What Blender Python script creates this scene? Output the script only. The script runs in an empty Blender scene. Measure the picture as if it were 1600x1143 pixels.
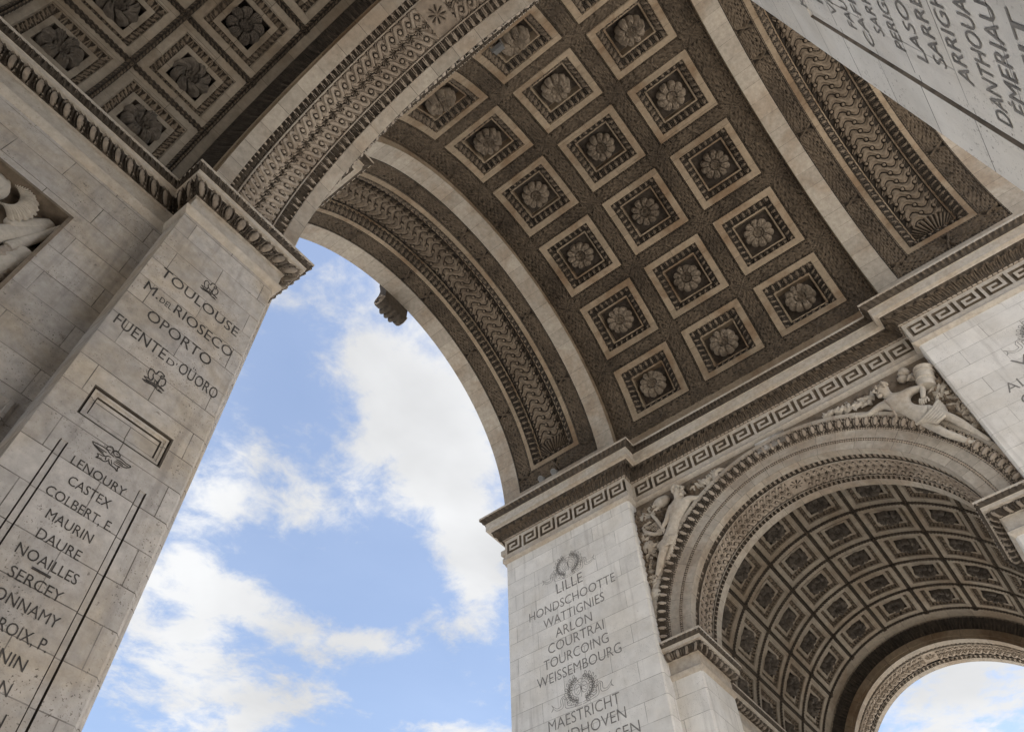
import bpy, math, random
import numpy as np
from mathutils import Matrix, Vector
random.seed(4); RNG = np.random.default_rng(7)
SC = bpy.context.scene
COL = SC.collection
PI = math.pi
rad = math.radians

# ------------------------------------------------------------------ camera
cam_d = bpy.data.cameras.new("camera"); cam = bpy.data.objects.new("camera", cam_d); COL.objects.link(cam)
YAW, PIT, ROL, FPX = rad(-54.5014), rad(54.0084), rad(-2.6531), 1187.07
fw = Vector((-math.sin(YAW)*math.cos(PIT), math.cos(YAW)*math.cos(PIT), math.sin(PIT)))
rt = Vector((math.cos(YAW), math.sin(YAW), 0)); up = rt.cross(fw)
r2 = rt*math.cos(ROL)+up*math.sin(ROL); u2 = -rt*math.sin(ROL)+up*math.cos(ROL)
cam.matrix_world = Matrix(((r2.x, u2.x, -fw.x, -10.7934), (r2.y, u2.y, -fw.y, -3.0113), (r2.z, u2.z, -fw.z, 1.6), (0, 0, 0, 1)))
cam_d.sensor_width = 36; cam_d.lens = FPX/1600*36; cam_d.clip_start = .1; cam_d.clip_end = 5000
SC.camera = cam

# ------------------------------------------------------------------ light
SUN_EL, SUN_AZ = rad(58), rad(168)          # azimuth from +Y, clockwise
W = bpy.data.worlds.new("World"); SC.world = W; W.use_nodes = True
nt = W.node_tree; nt.nodes.clear()
N = nt.nodes.new; Lk = nt.links.new
sky = N('ShaderNodeTexSky'); sky.sky_type = 'NISHITA'; sky.sun_disc = False
sky.sun_elevation = SUN_EL; sky.sun_rotation = SUN_AZ; sky.air_density = 1.0; sky.dust_density = 1.2; sky.ozone_density = 1.0
bg = N('ShaderNodeBackground'); bg.inputs[1].default_value = .08
bgc = N('ShaderNodeBackground'); bgc.inputs[0].default_value = (.975, .985, 1, 1); bgc.inputs[1].default_value = .62
wo = N('ShaderNodeOutputWorld'); mx = N('ShaderNodeMixShader')
Lk(sky.outputs[0], bg.inputs[0]); Lk(mx.outputs[0], wo.inputs[0]); Lk(bg.outputs[0], mx.inputs[1]); Lk(bgc.outputs[0], mx.inputs[2])
tc = N('ShaderNodeTexCoord'); sep = N('ShaderNodeSeparateXYZ'); Lk(tc.outputs['Generated'], sep.inputs[0])
def wm(op, a, b=None, c=None, clamp=False):
    n = N('ShaderNodeMath'); n.operation = op; n.use_clamp = clamp
    for i, v in enumerate((a, b, c)):
        if v is None: continue
        if isinstance(v, (int, float)): n.inputs[i].default_value = v
        else: Lk(v, n.inputs[i])
    return n.outputs[0]
zc = wm('MAXIMUM', sep.outputs[2], .05)
px_, py_ = wm('DIVIDE', sep.outputs[0], zc), wm('DIVIDE', sep.outputs[1], zc)     # cloud deck coordinates
cb = N('ShaderNodeCombineXYZ'); Lk(px_, cb.inputs[0]); Lk(py_, cb.inputs[1])
def wnoise(scale, detail, rough, off):
    mp = N('ShaderNodeMapping'); mp.inputs[1].default_value = off; Lk(cb.outputs[0], mp.inputs[0])
    n = N('ShaderNodeTexNoise'); n.inputs['Scale'].default_value = scale; n.inputs['Detail'].default_value = detail
    n.inputs['Roughness'].default_value = rough; n.inputs['Distortion'].default_value = .35; Lk(mp.outputs[0], n.inputs['Vector']); return n.outputs[0]
n1 = wnoise(4.2, 12, .62, (3.1, 1.7, 0)); n2 = wnoise(15, 10, .66, (9.2, 4.4, 2))
dens = wm('ADD', wm('MULTIPLY', n1, 1.05), wm('MULTIPLY', n2, .62))
F0 = (.425, .609, .670); E1 = (.82005, -.57229, 0.); E2 = (-.38343, -.54944, .74263)   # sky seen through the far opening: u to the right, v up
CLOUDS = [  # u, v, radius u, radius v, angle, amount
    (0.1165, 0.1941, 0.104, 0.0647, -0.393, 0.42), (0.0926, 0.1015, 0.1343, 0.0492, -0.663, 0.25), (0.1691, 0.066, 0.0607, 0.1069, 0.365, 0.45), (0.2172, -0.066, 0.034, 0.0586, -0.002, 0.35), (0.2204, -0.0166, 0.0432, 0.0483, 0.174, 0.25), (-0.0906, 0.0467, 0.0851, 0.0399, 0.851, 0.25), (-0.1137, -0.0135, 0.0447, 0.0306, 0.189, 0.22), (0.002, 0.2027, 0.0501, 0.0339, -0.307, 0.22), (-0.0212, -0.0118, 0.0634, 0.0305, -0.163, 0.15), (0.0383, 0.0985, 0.0663, 0.029, 0.565, 0.2), (-0.1371, -0.0943, 0.0571, 0.0308, -0.588, 0.4), (-0.0483, -0.1208, 0.0838, 0.0275, -0.047, 0.42), (0.0655, -0.1445, 0.0791, 0.0192, 0.015, 0.42), (-0.1075, -0.1777, 0.0672, 0.0397, -0.823, 0.32), (-0.0438, -0.226, 0.0816, 0.0345, -0.036, 0.36), (-0.1826, -0.1387, 0.0277, 0.0358, 0.16, 0.3), (0.0155, -0.2253, 0.0522, 0.0285, 0.131, 0.15), (0.2528, -0.2242, 0.0497, 0.0104, 0.124, 0.4), (0.1801, -0.2296, 0.0239, 0.0074, 0.125, 0.2), (-0.1223, 0.269, 0.0403, 0.0344, 0.259, 0.12), (-0.0557, 0.305, 0.0501, 0.0265, -0.111, 0.12), (-0.1674, -0.2425, 0.0475, 0.0411, 0.133, 0.12), (0.0638, -0.0677, 0.1385, 0.0458, 0.082, -0.3), (0.1701, -0.1823, 0.0981, 0.052, 0.137, -0.34), (-0.0504, 0.1088, 0.0477, 0.0287, 0.581, -0.14), (0.0951, -0.0624, 0.0485, 0.031, 0.168, -0.1), (-0.1411, -0.1466, 0.0211, 0.0159, 0.157, -0.15), (-0.1926, -0.0515, 0.0283, 0.0445, 0.183, -0.1), (0.011, 0.2768, 0.0342, 0.0352, 0.253, -0.05), (0.9632, -0.0913, 0.1755, 0.0788, 0.133, 0.35), (1.0674, -0.1136, 0.0294, 0.0179, 0.126, -0.12)]
def dotn(v):
    n = N('ShaderNodeVectorMath'); n.operation = 'DOT_PRODUCT'; Lk(tc.outputs['Generated'], n.inputs[0]); n.inputs[1].default_value = v; return n.outputs['Value']
fwd_ = wm('MAXIMUM', dotn(F0), .05); gu, gv = wm('DIVIDE', dotn(E1), fwd_), wm('DIVIDE', dotn(E2), fwd_)
for (cx, cy, rx, ry, an, am) in CLOUDS:
    ca, sa = math.cos(an), math.sin(an)
    dx, dy = wm('SUBTRACT', gu, cx), wm('SUBTRACT', gv, cy)
    ex = wm('MULTIPLY', wm('ADD', wm('MULTIPLY', dx, ca), wm('MULTIPLY', dy, sa)), 1/rx)
    ey = wm('MULTIPLY', wm('SUBTRACT', wm('MULTIPLY', dy, ca), wm('MULTIPLY', dx, sa)), 1/ry)
    q = wm('ADD', wm('MULTIPLY', ex, ex), wm('MULTIPLY', ey, ey))
    dens = wm('ADD', dens, wm('MULTIPLY', wm('POWER', 2.718, wm('MULTIPLY', q, -1)), am*.75))
mr = N('ShaderNodeMapRange'); mr.interpolation_type = 'SMOOTHSTEP'; Lk(dens, mr.inputs[0])
mr.inputs[1].default_value = .80; mr.inputs[2].default_value = 1.14; mr.inputs[3].default_value = .18; mr.inputs[4].default_value = 1
Lk(mr.outputs[0], mx.inputs[0])
# thicker cloud is a little greyer
mr2 = N('ShaderNodeMapRange'); Lk(wnoise(2.2, 5, .5, (5, 5, 5)), mr2.inputs[0]); mr2.inputs[1].default_value = .35; mr2.inputs[2].default_value = .7
mr2.inputs[3].default_value = .275; mr2.inputs[4].default_value = .19
Lk(mr2.outputs[0], bgc.inputs[1])

sl = bpy.data.lights.new("sun", 'SUN'); sl.energy = 5.0; sl.angle = rad(.5); sl.color = (1, .97, .92)
so = bpy.data.objects.new("sun", sl); COL.objects.link(so)
sd = Vector((math.sin(SUN_AZ)*math.cos(SUN_EL), math.cos(SUN_AZ)*math.cos(SUN_EL), math.sin(SUN_EL)))
so.rotation_euler = sd.to_track_quat('Z', 'Y').to_euler(); so.location = sd*80

SC.view_settings.view_transform = 'Standard'; SC.view_settings.look = 'None'
SC.view_settings.exposure = 1.84; SC.view_settings.gamma = 1
SC.render.engine = 'CYCLES'
SC.cycles.max_bounces = 5; SC.cycles.diffuse_bounces = 4

# ------------------------------------------------------------------ materials
def stone(name, col, patch=None, patch_amt=.35, joint=None, pits=.25, var=.14, bump=.12, rough=.88, streak=0., bvar=.16, cscale=7.):
    m = bpy.data.materials.new(name); m.use_nodes = True; t = m.node_tree; t.nodes.clear()
    n = t.nodes.new; l = t.links.new
    out = n('ShaderNodeOutputMaterial'); b = n('ShaderNodeBsdfPrincipled'); l(b.outputs[0], out.inputs[0])
    b.inputs['Roughness'].default_value = rough; b.inputs['Specular IOR Level'].default_value = .25
    g = n('ShaderNodeNewGeometry'); pos = g.outputs['Position']
    def noise(sc, det=5, ro=.6, vec=pos, dist=0.):
        k = n('ShaderNodeTexNoise'); k.inputs['Scale'].default_value = sc; k.inputs['Detail'].default_value = det
        k.inputs['Roughness'].default_value = ro; k.inputs['Distortion'].default_value = dist; l(vec, k.inputs['Vector']); return k.outputs[0]
    def rng(x, a, b_, c, d):
        k = n('ShaderNodeMapRange'); k.interpolation_type = 'SMOOTHSTEP'; l(x, k.inputs[0])
        for i, v in enumerate((a, b_, c, d)): k.inputs[i+1].default_value = v
        return k.outputs[0]
    def mixc(f, a, b_, mode='MIX'):
        k = n('ShaderNodeMix'); k.data_type = 'RGBA'; k.blend_type = mode
        if isinstance(f, float): k.inputs[0].default_value = f
        else: l(f, k.inputs[0])
        for i, v in ((6, a), (7, b_)):
            if isinstance(v, tuple): k.inputs[i].default_value = (*v, 1)
            else: l(v, k.inputs[i])
        return k.outputs[2]
    c = col
    if patch: c = mixc(rng(noise(.55, 7, .62, dist=.4), .42, .66, 0, patch_amt), c, patch)
    c = mixc(1., c, rngcol(t, noise(cscale, 6, .65), 1-var*1.6, 1+var), 'MULTIPLY')
    hts = None
    if joint:
        bw, bh, mo = joint
        uvn = n('ShaderNodeTexCoord'); br = n('ShaderNodeTexBrick'); l(uvn.outputs['UV'], br.inputs[0])
        br.inputs['Scale'].default_value = 1; br.inputs['Brick Width'].default_value = bw; br.inputs['Row Height'].default_value = bh
        br.inputs['Mortar Size'].default_value = mo; br.inputs['Mortar Smooth'].default_value = .2; br.inputs['Bias'].default_value = 0
        br.inputs['Color1'].default_value = (1-bvar, 1-bvar*1.08, 1-bvar*1.2, 1); br.inputs['Color2'].default_value = (1+bvar*.7, 1+bvar*.6, 1+bvar*.45, 1)
        br.inputs['Mortar'].default_value = (1, 1, 1, 1)
        c = mixc(1., c, br.outputs[0], 'MULTIPLY')
        jm = rng(noise(1.7, 4), .3, .62, .35, 1.)
        mm = n('ShaderNodeMath'); mm.operation = 'MULTIPLY'; l(br.outputs['Fac'], mm.inputs[0]); l(jm, mm.inputs[1])
        c = mixc(mm.outputs[0], c, (col[0]*.22, col[1]*.2, col[2]*.18)); hts = br.outputs['Fac']
    if streak:
        mp = n('ShaderNodeMapping'); mp.inputs[3].default_value = (5, 5, .35); l(pos, mp.inputs[0])
        c = mixc(rng(noise(1., 5, .6, mp.outputs[0]), .52, .75, 0., streak), c, (col[0]*.45, col[1]*.42, col[2]*.4))
    pm = None
    if pits:
        a = rng(noise(38, 3, .7), .60, .68, 0, 1); b2 = rng(noise(1.3, 4), .42, .62, .1, pits)
        pm = n('ShaderNodeMath'); pm.operation = 'MULTIPLY'; l(a, pm.inputs[0]); l(b2, pm.inputs[1]); pm = pm.outputs[0]
        c = mixc(pm, c, (col[0]*.2, col[1]*.17, col[2]*.14))
        a2 = rng(noise(9, 5, .75), .63, .7, 0, .8*pits)
        c = mixc(a2, c, (col[0]*.4, col[1]*.36, col[2]*.33))
    l(c, b.inputs['Base Color'])
    bp = n('ShaderNodeBump'); bp.inputs['Strength'].default_value = bump*3; bp.inputs['Distance'].default_value = .012
    hn = n('ShaderNodeMath'); hn.operation = 'SUBTRACT'; l(noise(30, 6, .7), hn.inputs[0])
    if hts is not None: l(hts, hn.inputs[1])
    else: hn.inputs[1].default_value = 0
    l(hn.outputs[0], bp.inputs['Height']); l(bp.outputs[0], b.inputs['Normal'])
    return m
def rngcol(t, x, a, b):
    k = t.nodes.new('ShaderNodeMapRange'); t.links.new(x, k.inputs[0]); k.inputs[1].default_value = .3; k.inputs[2].default_value = .7
    k.inputs[3].default_value = a; k.inputs[4].default_value = b
    c = t.nodes.new('ShaderNodeCombineColor')
    for i in range(3): t.links.new(k.outputs[0], c.inputs[i])
    return c.outputs[0]

M = {}
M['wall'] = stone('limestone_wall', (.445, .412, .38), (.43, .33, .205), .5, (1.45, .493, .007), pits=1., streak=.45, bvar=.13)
M['pale'] = stone('clean_limestone', (.70, .67, .63), (.58, .53, .46), .5, (1.7, .62, .006), pits=.75, streak=.42, bvar=.09, var=.07, cscale=2.2)  # paler than the wall stone: light from the openings put into the colour
M['rib'] = stone('voussoir_limestone', (.385, .345, .295), (.27, .20, .14), .6, (.62, 9., .006), pits=.5, bvar=.14)
M['plain'] = stone('dressed_limestone', (.46, .41, .35), (.38, .29, .2), .5, None, pits=.5)
M['frame'] = stone('ochre_limestone', (.30, .24, .175), (.17, .105, .06), .75, (.9, 11., .006), pits=.3)
M['carved'] = stone('carved_limestone', (.37, .31, .25), (.2, .15, .11), .6, None, pits=.4, bump=.2)
M['crust'] = stone('blackened_carving', (.042, .034, .027), (.06, .047, .036), .55, None, pits=.2, bump=.08, var=.3)  # crust tone painted into the carved ground so recesses read deeper
M['soot'] = stone('sooty_stone', (.085, .068, .054), (.05, .04, .034), .5, None, pits=.3, bump=.25, var=.3)  # darker stone on the sunk coffer floors
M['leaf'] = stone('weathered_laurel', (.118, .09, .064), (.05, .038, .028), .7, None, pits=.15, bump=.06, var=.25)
M['carved_d'] = stone('brown_carving', (.185, .145, .107), (.09, .066, .047), .65, None, pits=.3, bump=.15, var=.2)
M['rose'] = stone('weathered_rosette', (.25, .203, .155), (.11, .085, .063), .7, None, pits=.4, bump=.2, var=.25)
M['figure'] = stone('statue_limestone', (.48, .43, .365), (.33, .26, .19), .6, None, pits=.5, bump=.12)
M['ink'] = stone('dark_letter_paint', (.07, .061, .054), None, 0, None, pits=0, bump=.05, var=.35)
M['incise'] = stone('incised_line', (.12, .10, .085), None, 0, None, pits=0, bump=.05, var=.3)
M['letter'] = stone('worn_letter_paint', (.21, .195, .18), None, 0, None, pits=0, bump=.05, var=.3)
M['groove'] = stone('weathered_groove', (.17, .135, .10), (.10, .08, .06), .5, None, pits=.3, var=.25)  # darker brown for the sunk cells of the key
M['eggs'] = stone('stained_mouldings', (.26, .215, .17), (.14, .11, .085), .6, None, pits=.3, var=.25)
M['paving'] = stone('pale_paving', (.40, .385, .36), (.34, .325, .30), .5, (.6, .3, .008), pits=.3)
def simple(name, col, rough, metal=0.):
    m = bpy.data.materials.new(name); m.use_nodes = True; b = m.node_tree.nodes['Principled BSDF']
    b.inputs['Base Color'].default_value = (*col, 1); b.inputs['Roughness'].default_value = rough; b.inputs['Metallic'].default_value = metal
    nz = m.node_tree.nodes.new('ShaderNodeTexNoise'); nz.inputs['Scale'].default_value = 40
    rr = m.node_tree.nodes.new('ShaderNodeMapRange'); rr.inputs[3].default_value = rough-.1; rr.inputs[4].default_value = rough+.1
    m.node_tree.links.new(nz.outputs[0], rr.inputs[0]); m.node_tree.links.new(rr.outputs[0], b.inputs['Roughness']); return m
M['lampgrey'] = simple('grey_lamp_paint', (.2, .2, .2), .5, .3)
M['glass'] = simple('frosted_lamp_glass', (.13, .13, .13), .3)

# ------------------------------------------------------------------ mesh helpers
def link(o, parent=None):
    COL.objects.link(o)
    if parent is not None: o.parent = parent
    return o
def empty(name, label=None, cat=None, parent=None, loc=(0, 0, 0), group=None):
    o = bpy.data.objects.new(name, None); o.location = loc
    if label: o['label'] = label
    if cat: o['category'] = cat
    if group: o['group'] = group
    return link(o, parent)
def raw_mesh(name, V, F, mats, mi=None, uv=None, smooth=40):
    """V (n,3); F list of equal-length index rows (k,4) or python lists"""
    me = bpy.data.meshes.new(name)
    V = np.asarray(V, np.float32)
    if isinstance(F, np.ndarray):
        k, q = F.shape
        me.vertices.add(len(V)); me.vertices.foreach_set('co', V.ravel())
        me.loops.add(k*q); me.loops.foreach_set('vertex_index', F.astype(np.int32).ravel())
        me.polygons.add(k); me.polygons.foreach_set('loop_start', np.arange(0, k*q, q, dtype=np.int32))
        if uv is not None:
            l = me.uv_layers.new(name='UVMap'); l.data.foreach_set('uv', np.asarray(uv, np.float32)[F.ravel()].ravel())
    else:
        me.from_pydata(V.tolist(), [], F); k = len(F)
    for m in (mats if isinstance(mats, (list, tuple)) else [mats]): me.materials.append(m)
    if mi is not None: me.polygons.foreach_set('material_index', np.asarray(mi, np.int32))
    me.update(calc_edges=True); me.validate()
    if smooth:
        me.polygons.foreach_set('use_smooth', np.ones(len(me.polygons), bool))
        me.set_sharp_from_angle(angle=rad(smooth))
    return me
def grid(name, P, mats, parent, mi=None, keep=None, uv=None, smooth=40):
    n, m = P.shape[:2]
    idx = np.arange(n*m).reshape(n, m)
    F = np.stack([idx[:-1, :-1], idx[1:, :-1], idx[1:, 1:], idx[:-1, 1:]], -1).reshape(-1, 4)
    if mi is not None: mi = np.asarray(mi)[:-1, :-1].ravel()
    if keep is not None:
        k = np.asarray(keep)[:-1, :-1].ravel(); F = F[k]; mi = mi[k] if mi is not None else None
    me = raw_mesh(name, P.reshape(-1, 3), F, mats, mi, None if uv is None else uv.reshape(-1, 2), smooth)
    return link(bpy.data.objects.new(name, me), parent)
def lines(a, b, step, breaks=(), eps=.003):
    x = list(np.linspace(a, b, max(2, int(round((b-a)/step))+1)))
    br = [v for v in breaks if a+eps*2 < v < b-eps*2]
    x = [v for v in x if all(abs(v-w) > eps*1.8 for w in br)]
    for w in br: x += [w-eps, w+eps]
    return np.array(sorted(x))
class MB:
    """collects boxes, tubes and loose faces into one mesh"""
    def __init__(s): s.v = []; s.f = []
    def add(s, V, F):
        b = len(s.v); s.v += [tuple(map(float, p)) for p in V]; s.f += [[i+b for i in f] for f in F]; return s
    def box(s, lo, hi):
        x0, y0, z0 = lo; x1, y1, z1 = hi
        return s.add([(x0, y0, z0), (x1, y0, z0), (x1, y1, z0), (x0, y1, z0), (x0, y0, z1), (x1, y0, z1), (x1, y1, z1), (x0, y1, z1)],
                     [[0, 3, 2, 1], [4, 5, 6, 7], [0, 1, 5, 4], [1, 2, 6, 5], [2, 3, 7, 6], [3, 0, 4, 7]])
    def tube(s, pts, rs, k=10, caps=True):
        pts = [Vector(p) for p in pts]; rings = []
        if not hasattr(rs, '__len__'): rs = [rs]*len(pts)
        prev = None
        for i, p in enumerate(pts):
            d = (pts[min(i+1, len(pts)-1)]-pts[max(i-1, 0)]).normalized()
            a = prev if prev is not None else (Vector((0, 0, 1)) if abs(d.z) < .9 else Vector((1, 0, 0)))
            u = (a-d*a.dot(d)).normalized(); w = d.cross(u); prev = u
            rings.append([p+(u*math.cos(2*PI*j/k)+w*math.sin(2*PI*j/k))*rs[i] for j in range(k)])
        V = [q for r in rings for q in r]; F = []
        for i in range(len(pts)-1):
            for j in range(k): F.append([i*k+j, i*k+(j+1) % k, (i+1)*k+(j+1) % k, (i+1)*k+j])
        if caps: F += [list(range(k))[::-1], [(len(pts)-1)*k+j for j in range(k)]]
        return s.add(V, F)
    def build(s, name, mat, parent=None, smooth=40, uv=False):
        me = raw_mesh(name, s.v, s.f, mat, smooth=smooth)
        return link(bpy.data.objects.new(name, me), parent)
def wall_uv(me):
    """planar UV in metres from the dominant face axis"""
    l = me.uv_layers.new(name='UVMap') if not me.uv_layers else me.uv_layers[0]
    for p in me.polygons:
        nx, ny, nz = (abs(v) for v in p.normal)
        for li in p.loop_indices:
            c = me.vertices[me.loops[li].vertex_index].co
            l.data[li].uv = (c.y, c.z) if nx > max(ny, nz) else ((c.x, c.z) if ny > nz else (c.x, c.y))
# ---- pattern functions (height fields)
def sm(x, a, b):
    t = np.clip((x-a)/(b-a), 0, 1); return t*t*(3-2*t)
def frac(x): return x-np.floor(x)
def hash2(i, j): return frac(np.sin(i*127.1+j*311.7)*43758.5453)
def vnoise(x, y):
    i, j = np.floor(x), np.floor(y); f, g = x-i, y-j; f = f*f*(3-2*f); g = g*g*(3-2*g)
    return (hash2(i, j)*(1-f)+hash2(i+1, j)*f)*(1-g)+(hash2(i, j+1)*(1-f)+hash2(i+1, j+1)*f)*g
def leaves(s, t, L=.15, Wd=.13):
    """overlapping pointed laurel leaves running along +s"""
    h = np.zeros_like(s)
    for k in (0., .5):
        b = t/Wd+k; j = np.floor(b); b = b-j-.5
        a = s/L+k*1.0+.35*hash2(j, k+3.); i = np.floor(a); a = a-i
        b = b+(hash2(i, j)-.5)*.25*a
        w = .52*np.sin(PI*np.clip(a, 0, 1)**.75)+.03
        q = 1-(b/w)**2
        e = np.where(q > 0, np.sqrt(np.clip(q, 0, 1))*(.35+.65*a*(1.15-.4*a))-.22*np.exp(-(b/.07)**2), 0)
        h = np.maximum(h, e*(.8+.4*hash2(i+9, j)))
    return h
def beads(s, t, pitch):       # t in -1..1
    a = (frac(s/pitch)-.5)*2.15; q = 1-a*a-t*t
    return np.sqrt(np.clip(q, 0, 1))
def eggs(s, t, pitch):        # t in 0..1 over the slope
    a = (frac(s/pitch)-.5)*2; tt = (t-.52)*2
    q = 1-(a/.52)**2-(tt/.92)**2
    e = np.sqrt(np.clip(q, 0, 1))
    r = np.sqrt((a/.74)**2+(tt/1.08)**2); rim = .85*np.exp(-((r-1.)/.10)**2)
    dart = .6*np.clip(1-(np.abs(np.abs(a)-1)/.13), 0, 1)*np.clip(1-np.abs(t-.5)*1.6, 0, 1)
    return np.maximum(np.maximum(e, rim), dart)
def tongues(s, t, pitch):     # upright water leaves, t 0..1
    a = (frac(s/pitch)-.5)*2
    w = .9-.55*np.clip(t, 0, 1)**2.2
    q = np.clip(1-(a/w)**2, 0, 1)
    e = np.sqrt(q)*(.55+.5*t)-.45*np.exp(-(a/.1)**2)-.25*np.exp(-((np.abs(a)-.45)/.08)**2)
    d = .55*np.clip(1-np.abs(np.abs(a)-1)/.14, 0, 1)*(t > .25)
    return np.maximum(np.clip(e, 0, 2), d)
def acanthus(s, t, pitch):    # dense upright leaves with fine ribs, t 0..1
    a = (frac(s/pitch)-.5)*2; a2 = (frac(s/pitch+.5)-.5)*2
    def lf(a, top):
        w = .95*np.sqrt(np.clip(1-(t/top)**3, 0, 1)); q = np.clip(1-(a/np.maximum(w, .05))**2, 0, 1)
        rib = .28*np.cos(a*15+t*5*np.sign(a))
        return np.sqrt(q)*(.6+.7*sm(t, .55*top, top))+q*rib*.5-.3*np.exp(-(a/.09)**2)*q
    return np.clip(np.maximum(lf(a, .98), lf(a2, .72)*.8), 0, 2)*(1-.85*sm(t, .78, 1))
def guilloche_row(s, y, P, A, hw, flip=1.):
    """one row of a two strand guilloche with round eyes; returns height 0..1"""
    c = np.cos(PI*s/P); sl = np.abs(A*PI/P*np.sin(PI*s/P)); nrm = np.sqrt(1+sl**2)
    y = y*flip
    d1 = np.abs(y-A*c)/nrm; d2 = np.abs(y+A*c)/nrm
    odd = (np.floor(s/P).astype(int) % 2) == 0
    dt, db = np.where(odd, d1, d2), np.where(odd, d2, d1)
    def prof(d):
        x = d/hw; b = np.sqrt(np.clip(1-x*x*.85, 0, 1))
        return np.where(x < 1, .30+.70*b-.48*np.exp(-((x-.58)/.085)**2), 0)
    k = np.cos(2*PI*s/P)                                            # -1 at the crossings
    h = np.where(dt < hw, prof(dt)*(.86-.14*k), np.where(db < hw, prof(db)*(.58+.2*k), 0))
    e = np.sqrt((s-np.round(s/P)*P)**2+y**2); er = A-hw
    h = np.where(e < er*.95, np.where(e < er*.74, .62+.3*np.sqrt(np.clip(1-(e/(er*.78))**2, 0, 1)), .0), h)
    return h
def palmette(s, y, r):
    d = np.sqrt(s*s+y*y); a = np.arctan2(y, s)
    return np.where((d < r) & (s > -r*.4), (.35+.3*np.cos(a*9))*np.clip(d/r*1.6, 0, 1)+.35*np.exp(-((d-r*.9)/(r*.09))**2), 0)

# ------------------------------------------------------------------ dimensions (metres), X across the main arch, Y along it
R = 7.31; ZS = 22.369; YF = 10.541; YP = 5.2; XW = 7.757; A = 4.2466
ZL = {-1: 14.8838, 1: 14.4633}; XE = 22.0; XJ = 9.68; YR = 4.86; RV = 5.0
PITCH = rad(23.0342); YC = 3.1392; R2 = 7.6
TOP = 49.5

arch = empty('triumphal_arch', 'huge carved limestone triumphal arch seen from underneath its coffered vaults', 'triumphal arch')

# ------------------------------------------------------------------ main barrel vault: coffered ceiling
YE = 5.275
dl = [1.30, 1.23, .98, .72, .66]
yb = [c+sg*d for c in (-YC, 0, YC) for d in dl for sg in (-1, 1)]
tb = [PI/2*R2+k*PITCH*R2+sg*d for k in range(-3, 4) for d in dl for sg in (-1, 1)]
gy = lines(-YE, YE, .024, yb); gs = lines(0, PI*R2, .024, tb)
S, Y = np.meshgrid(gs, gy, indexing='ij')
kc = np.clip(np.round((S/R2-PI/2)/PITCH), -3, 3); ds = S-(PI/2+kc*PITCH)*R2
jc = np.clip(np.round(Y/YC), -1, 1); dy = Y-jc*YC
a_, b_ = np.abs(dy), np.abs(ds); D = np.maximum(a_, b_); along = np.where(a_ > b_, ds, dy)
# leaf field
gapY = np.where(np.abs(Y) < YC, np.sign(Y)*YC/2, np.sign(Y)*(YC+YC/2+.08)); tY = Y-gapY
rowk = np.round((S/R2-PI/2)/PITCH-.5)+.5; gapS = (PI/2+rowk*PITCH)*R2
gapS = np.where(np.abs(kc) == 3, np.where((ds < 0) & (kc == -3), gapS, gapS), gapS); tS = S-gapS
inY, inS = a_ >= 1.23, b_ >= 1.23
loc = np.where(inY & ~inS, ds, dy); tt = np.where(inY & ~inS, tY, tS)
lf = leaves(np.abs(loc)+.02, tt, .26, .17)
rib1 = np.abs(np.abs(loc)-np.abs(tt)*.5)
xr = (np.abs(loc) < .16)
ribbon = np.maximum(np.exp(-((loc-tt*.55)/.045)**2), np.exp(-((loc+tt*.55)/.045)**2))
H = -.12+.18*lf
H = np.where(xr & (np.abs(tt) < .3), np.maximum(H*.8-.02, -.07+.11*ribbon), H)
node = inY & inS
nu, nv = tY, tS
nodeh = leaves(np.maximum(np.abs(nu), np.abs(nv))+.03, np.where(np.abs(nu) > np.abs(nv), nv, nu), .16, .12)*.13
nodeh = np.maximum(nodeh, .12*np.maximum(np.exp(-((nu-nv)/.05)**2), np.exp(-((nu+nv)/.05)**2))*(np.maximum(np.abs(nu), np.abs(nv)) < .3))
H = np.where(node, -.09+nodeh, H)
H = H+.012*(vnoise(S*14, Y*14)-.5)
bd = (D >= 1.23) & (D < 1.30)
H = np.where(bd & ~node, -.07+.07*beads(along, (D-1.265)/.035, .085), H)
eb = np.abs(np.abs(Y)-(YE-.09)) < .05
H = np.where(eb, -.03+.05*beads(S, (np.abs(Y)-(YE-.09))/.05, .11), H)
H = np.where(np.abs(Y) > YE-.03, -.01, H)
low = np.minimum(S, PI*R2-S)
H = np.where(low < .86, 0., H)
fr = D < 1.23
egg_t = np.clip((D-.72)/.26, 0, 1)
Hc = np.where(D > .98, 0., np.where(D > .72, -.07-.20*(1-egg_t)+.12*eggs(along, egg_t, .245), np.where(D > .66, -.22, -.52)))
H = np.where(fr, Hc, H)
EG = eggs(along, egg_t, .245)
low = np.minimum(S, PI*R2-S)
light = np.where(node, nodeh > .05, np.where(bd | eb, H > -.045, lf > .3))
mi = np.where(fr & (D > .975), 1, np.where(fr & (D > .72), np.where(EG > .5, 2, 0), np.where(fr & (D > .655), 1, np.where(fr, 3, np.where(light, 4, 0)))))  # raised eggs and leaves lighter, the ground between them painted dark
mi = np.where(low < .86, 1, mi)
def barrel(S, h, Rn, R0, zs):
    th = np.clip(S/Rn, 0, PI); ex = np.where(S < 0, S, np.where(S > PI*Rn, PI*Rn-S, 0))
    r = R0-h; return r*np.cos(th), zs+r*np.sin(th)+ex
bx, bz = barrel(S, H, R2, R2, ZS)
ceil_ = grid('coffered_ceiling', np.stack([bx, Y, bz], -1), [M['crust'], M['frame'], M['carved_d'], M['soot'], M['leaf']], arch, mi, uv=np.stack([S, Y], -1))  # soot key: darker stone on the sunk coffer floors
ceil_['label'] = 'main vault ceiling of square coffers set in dark laurel bands'

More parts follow.
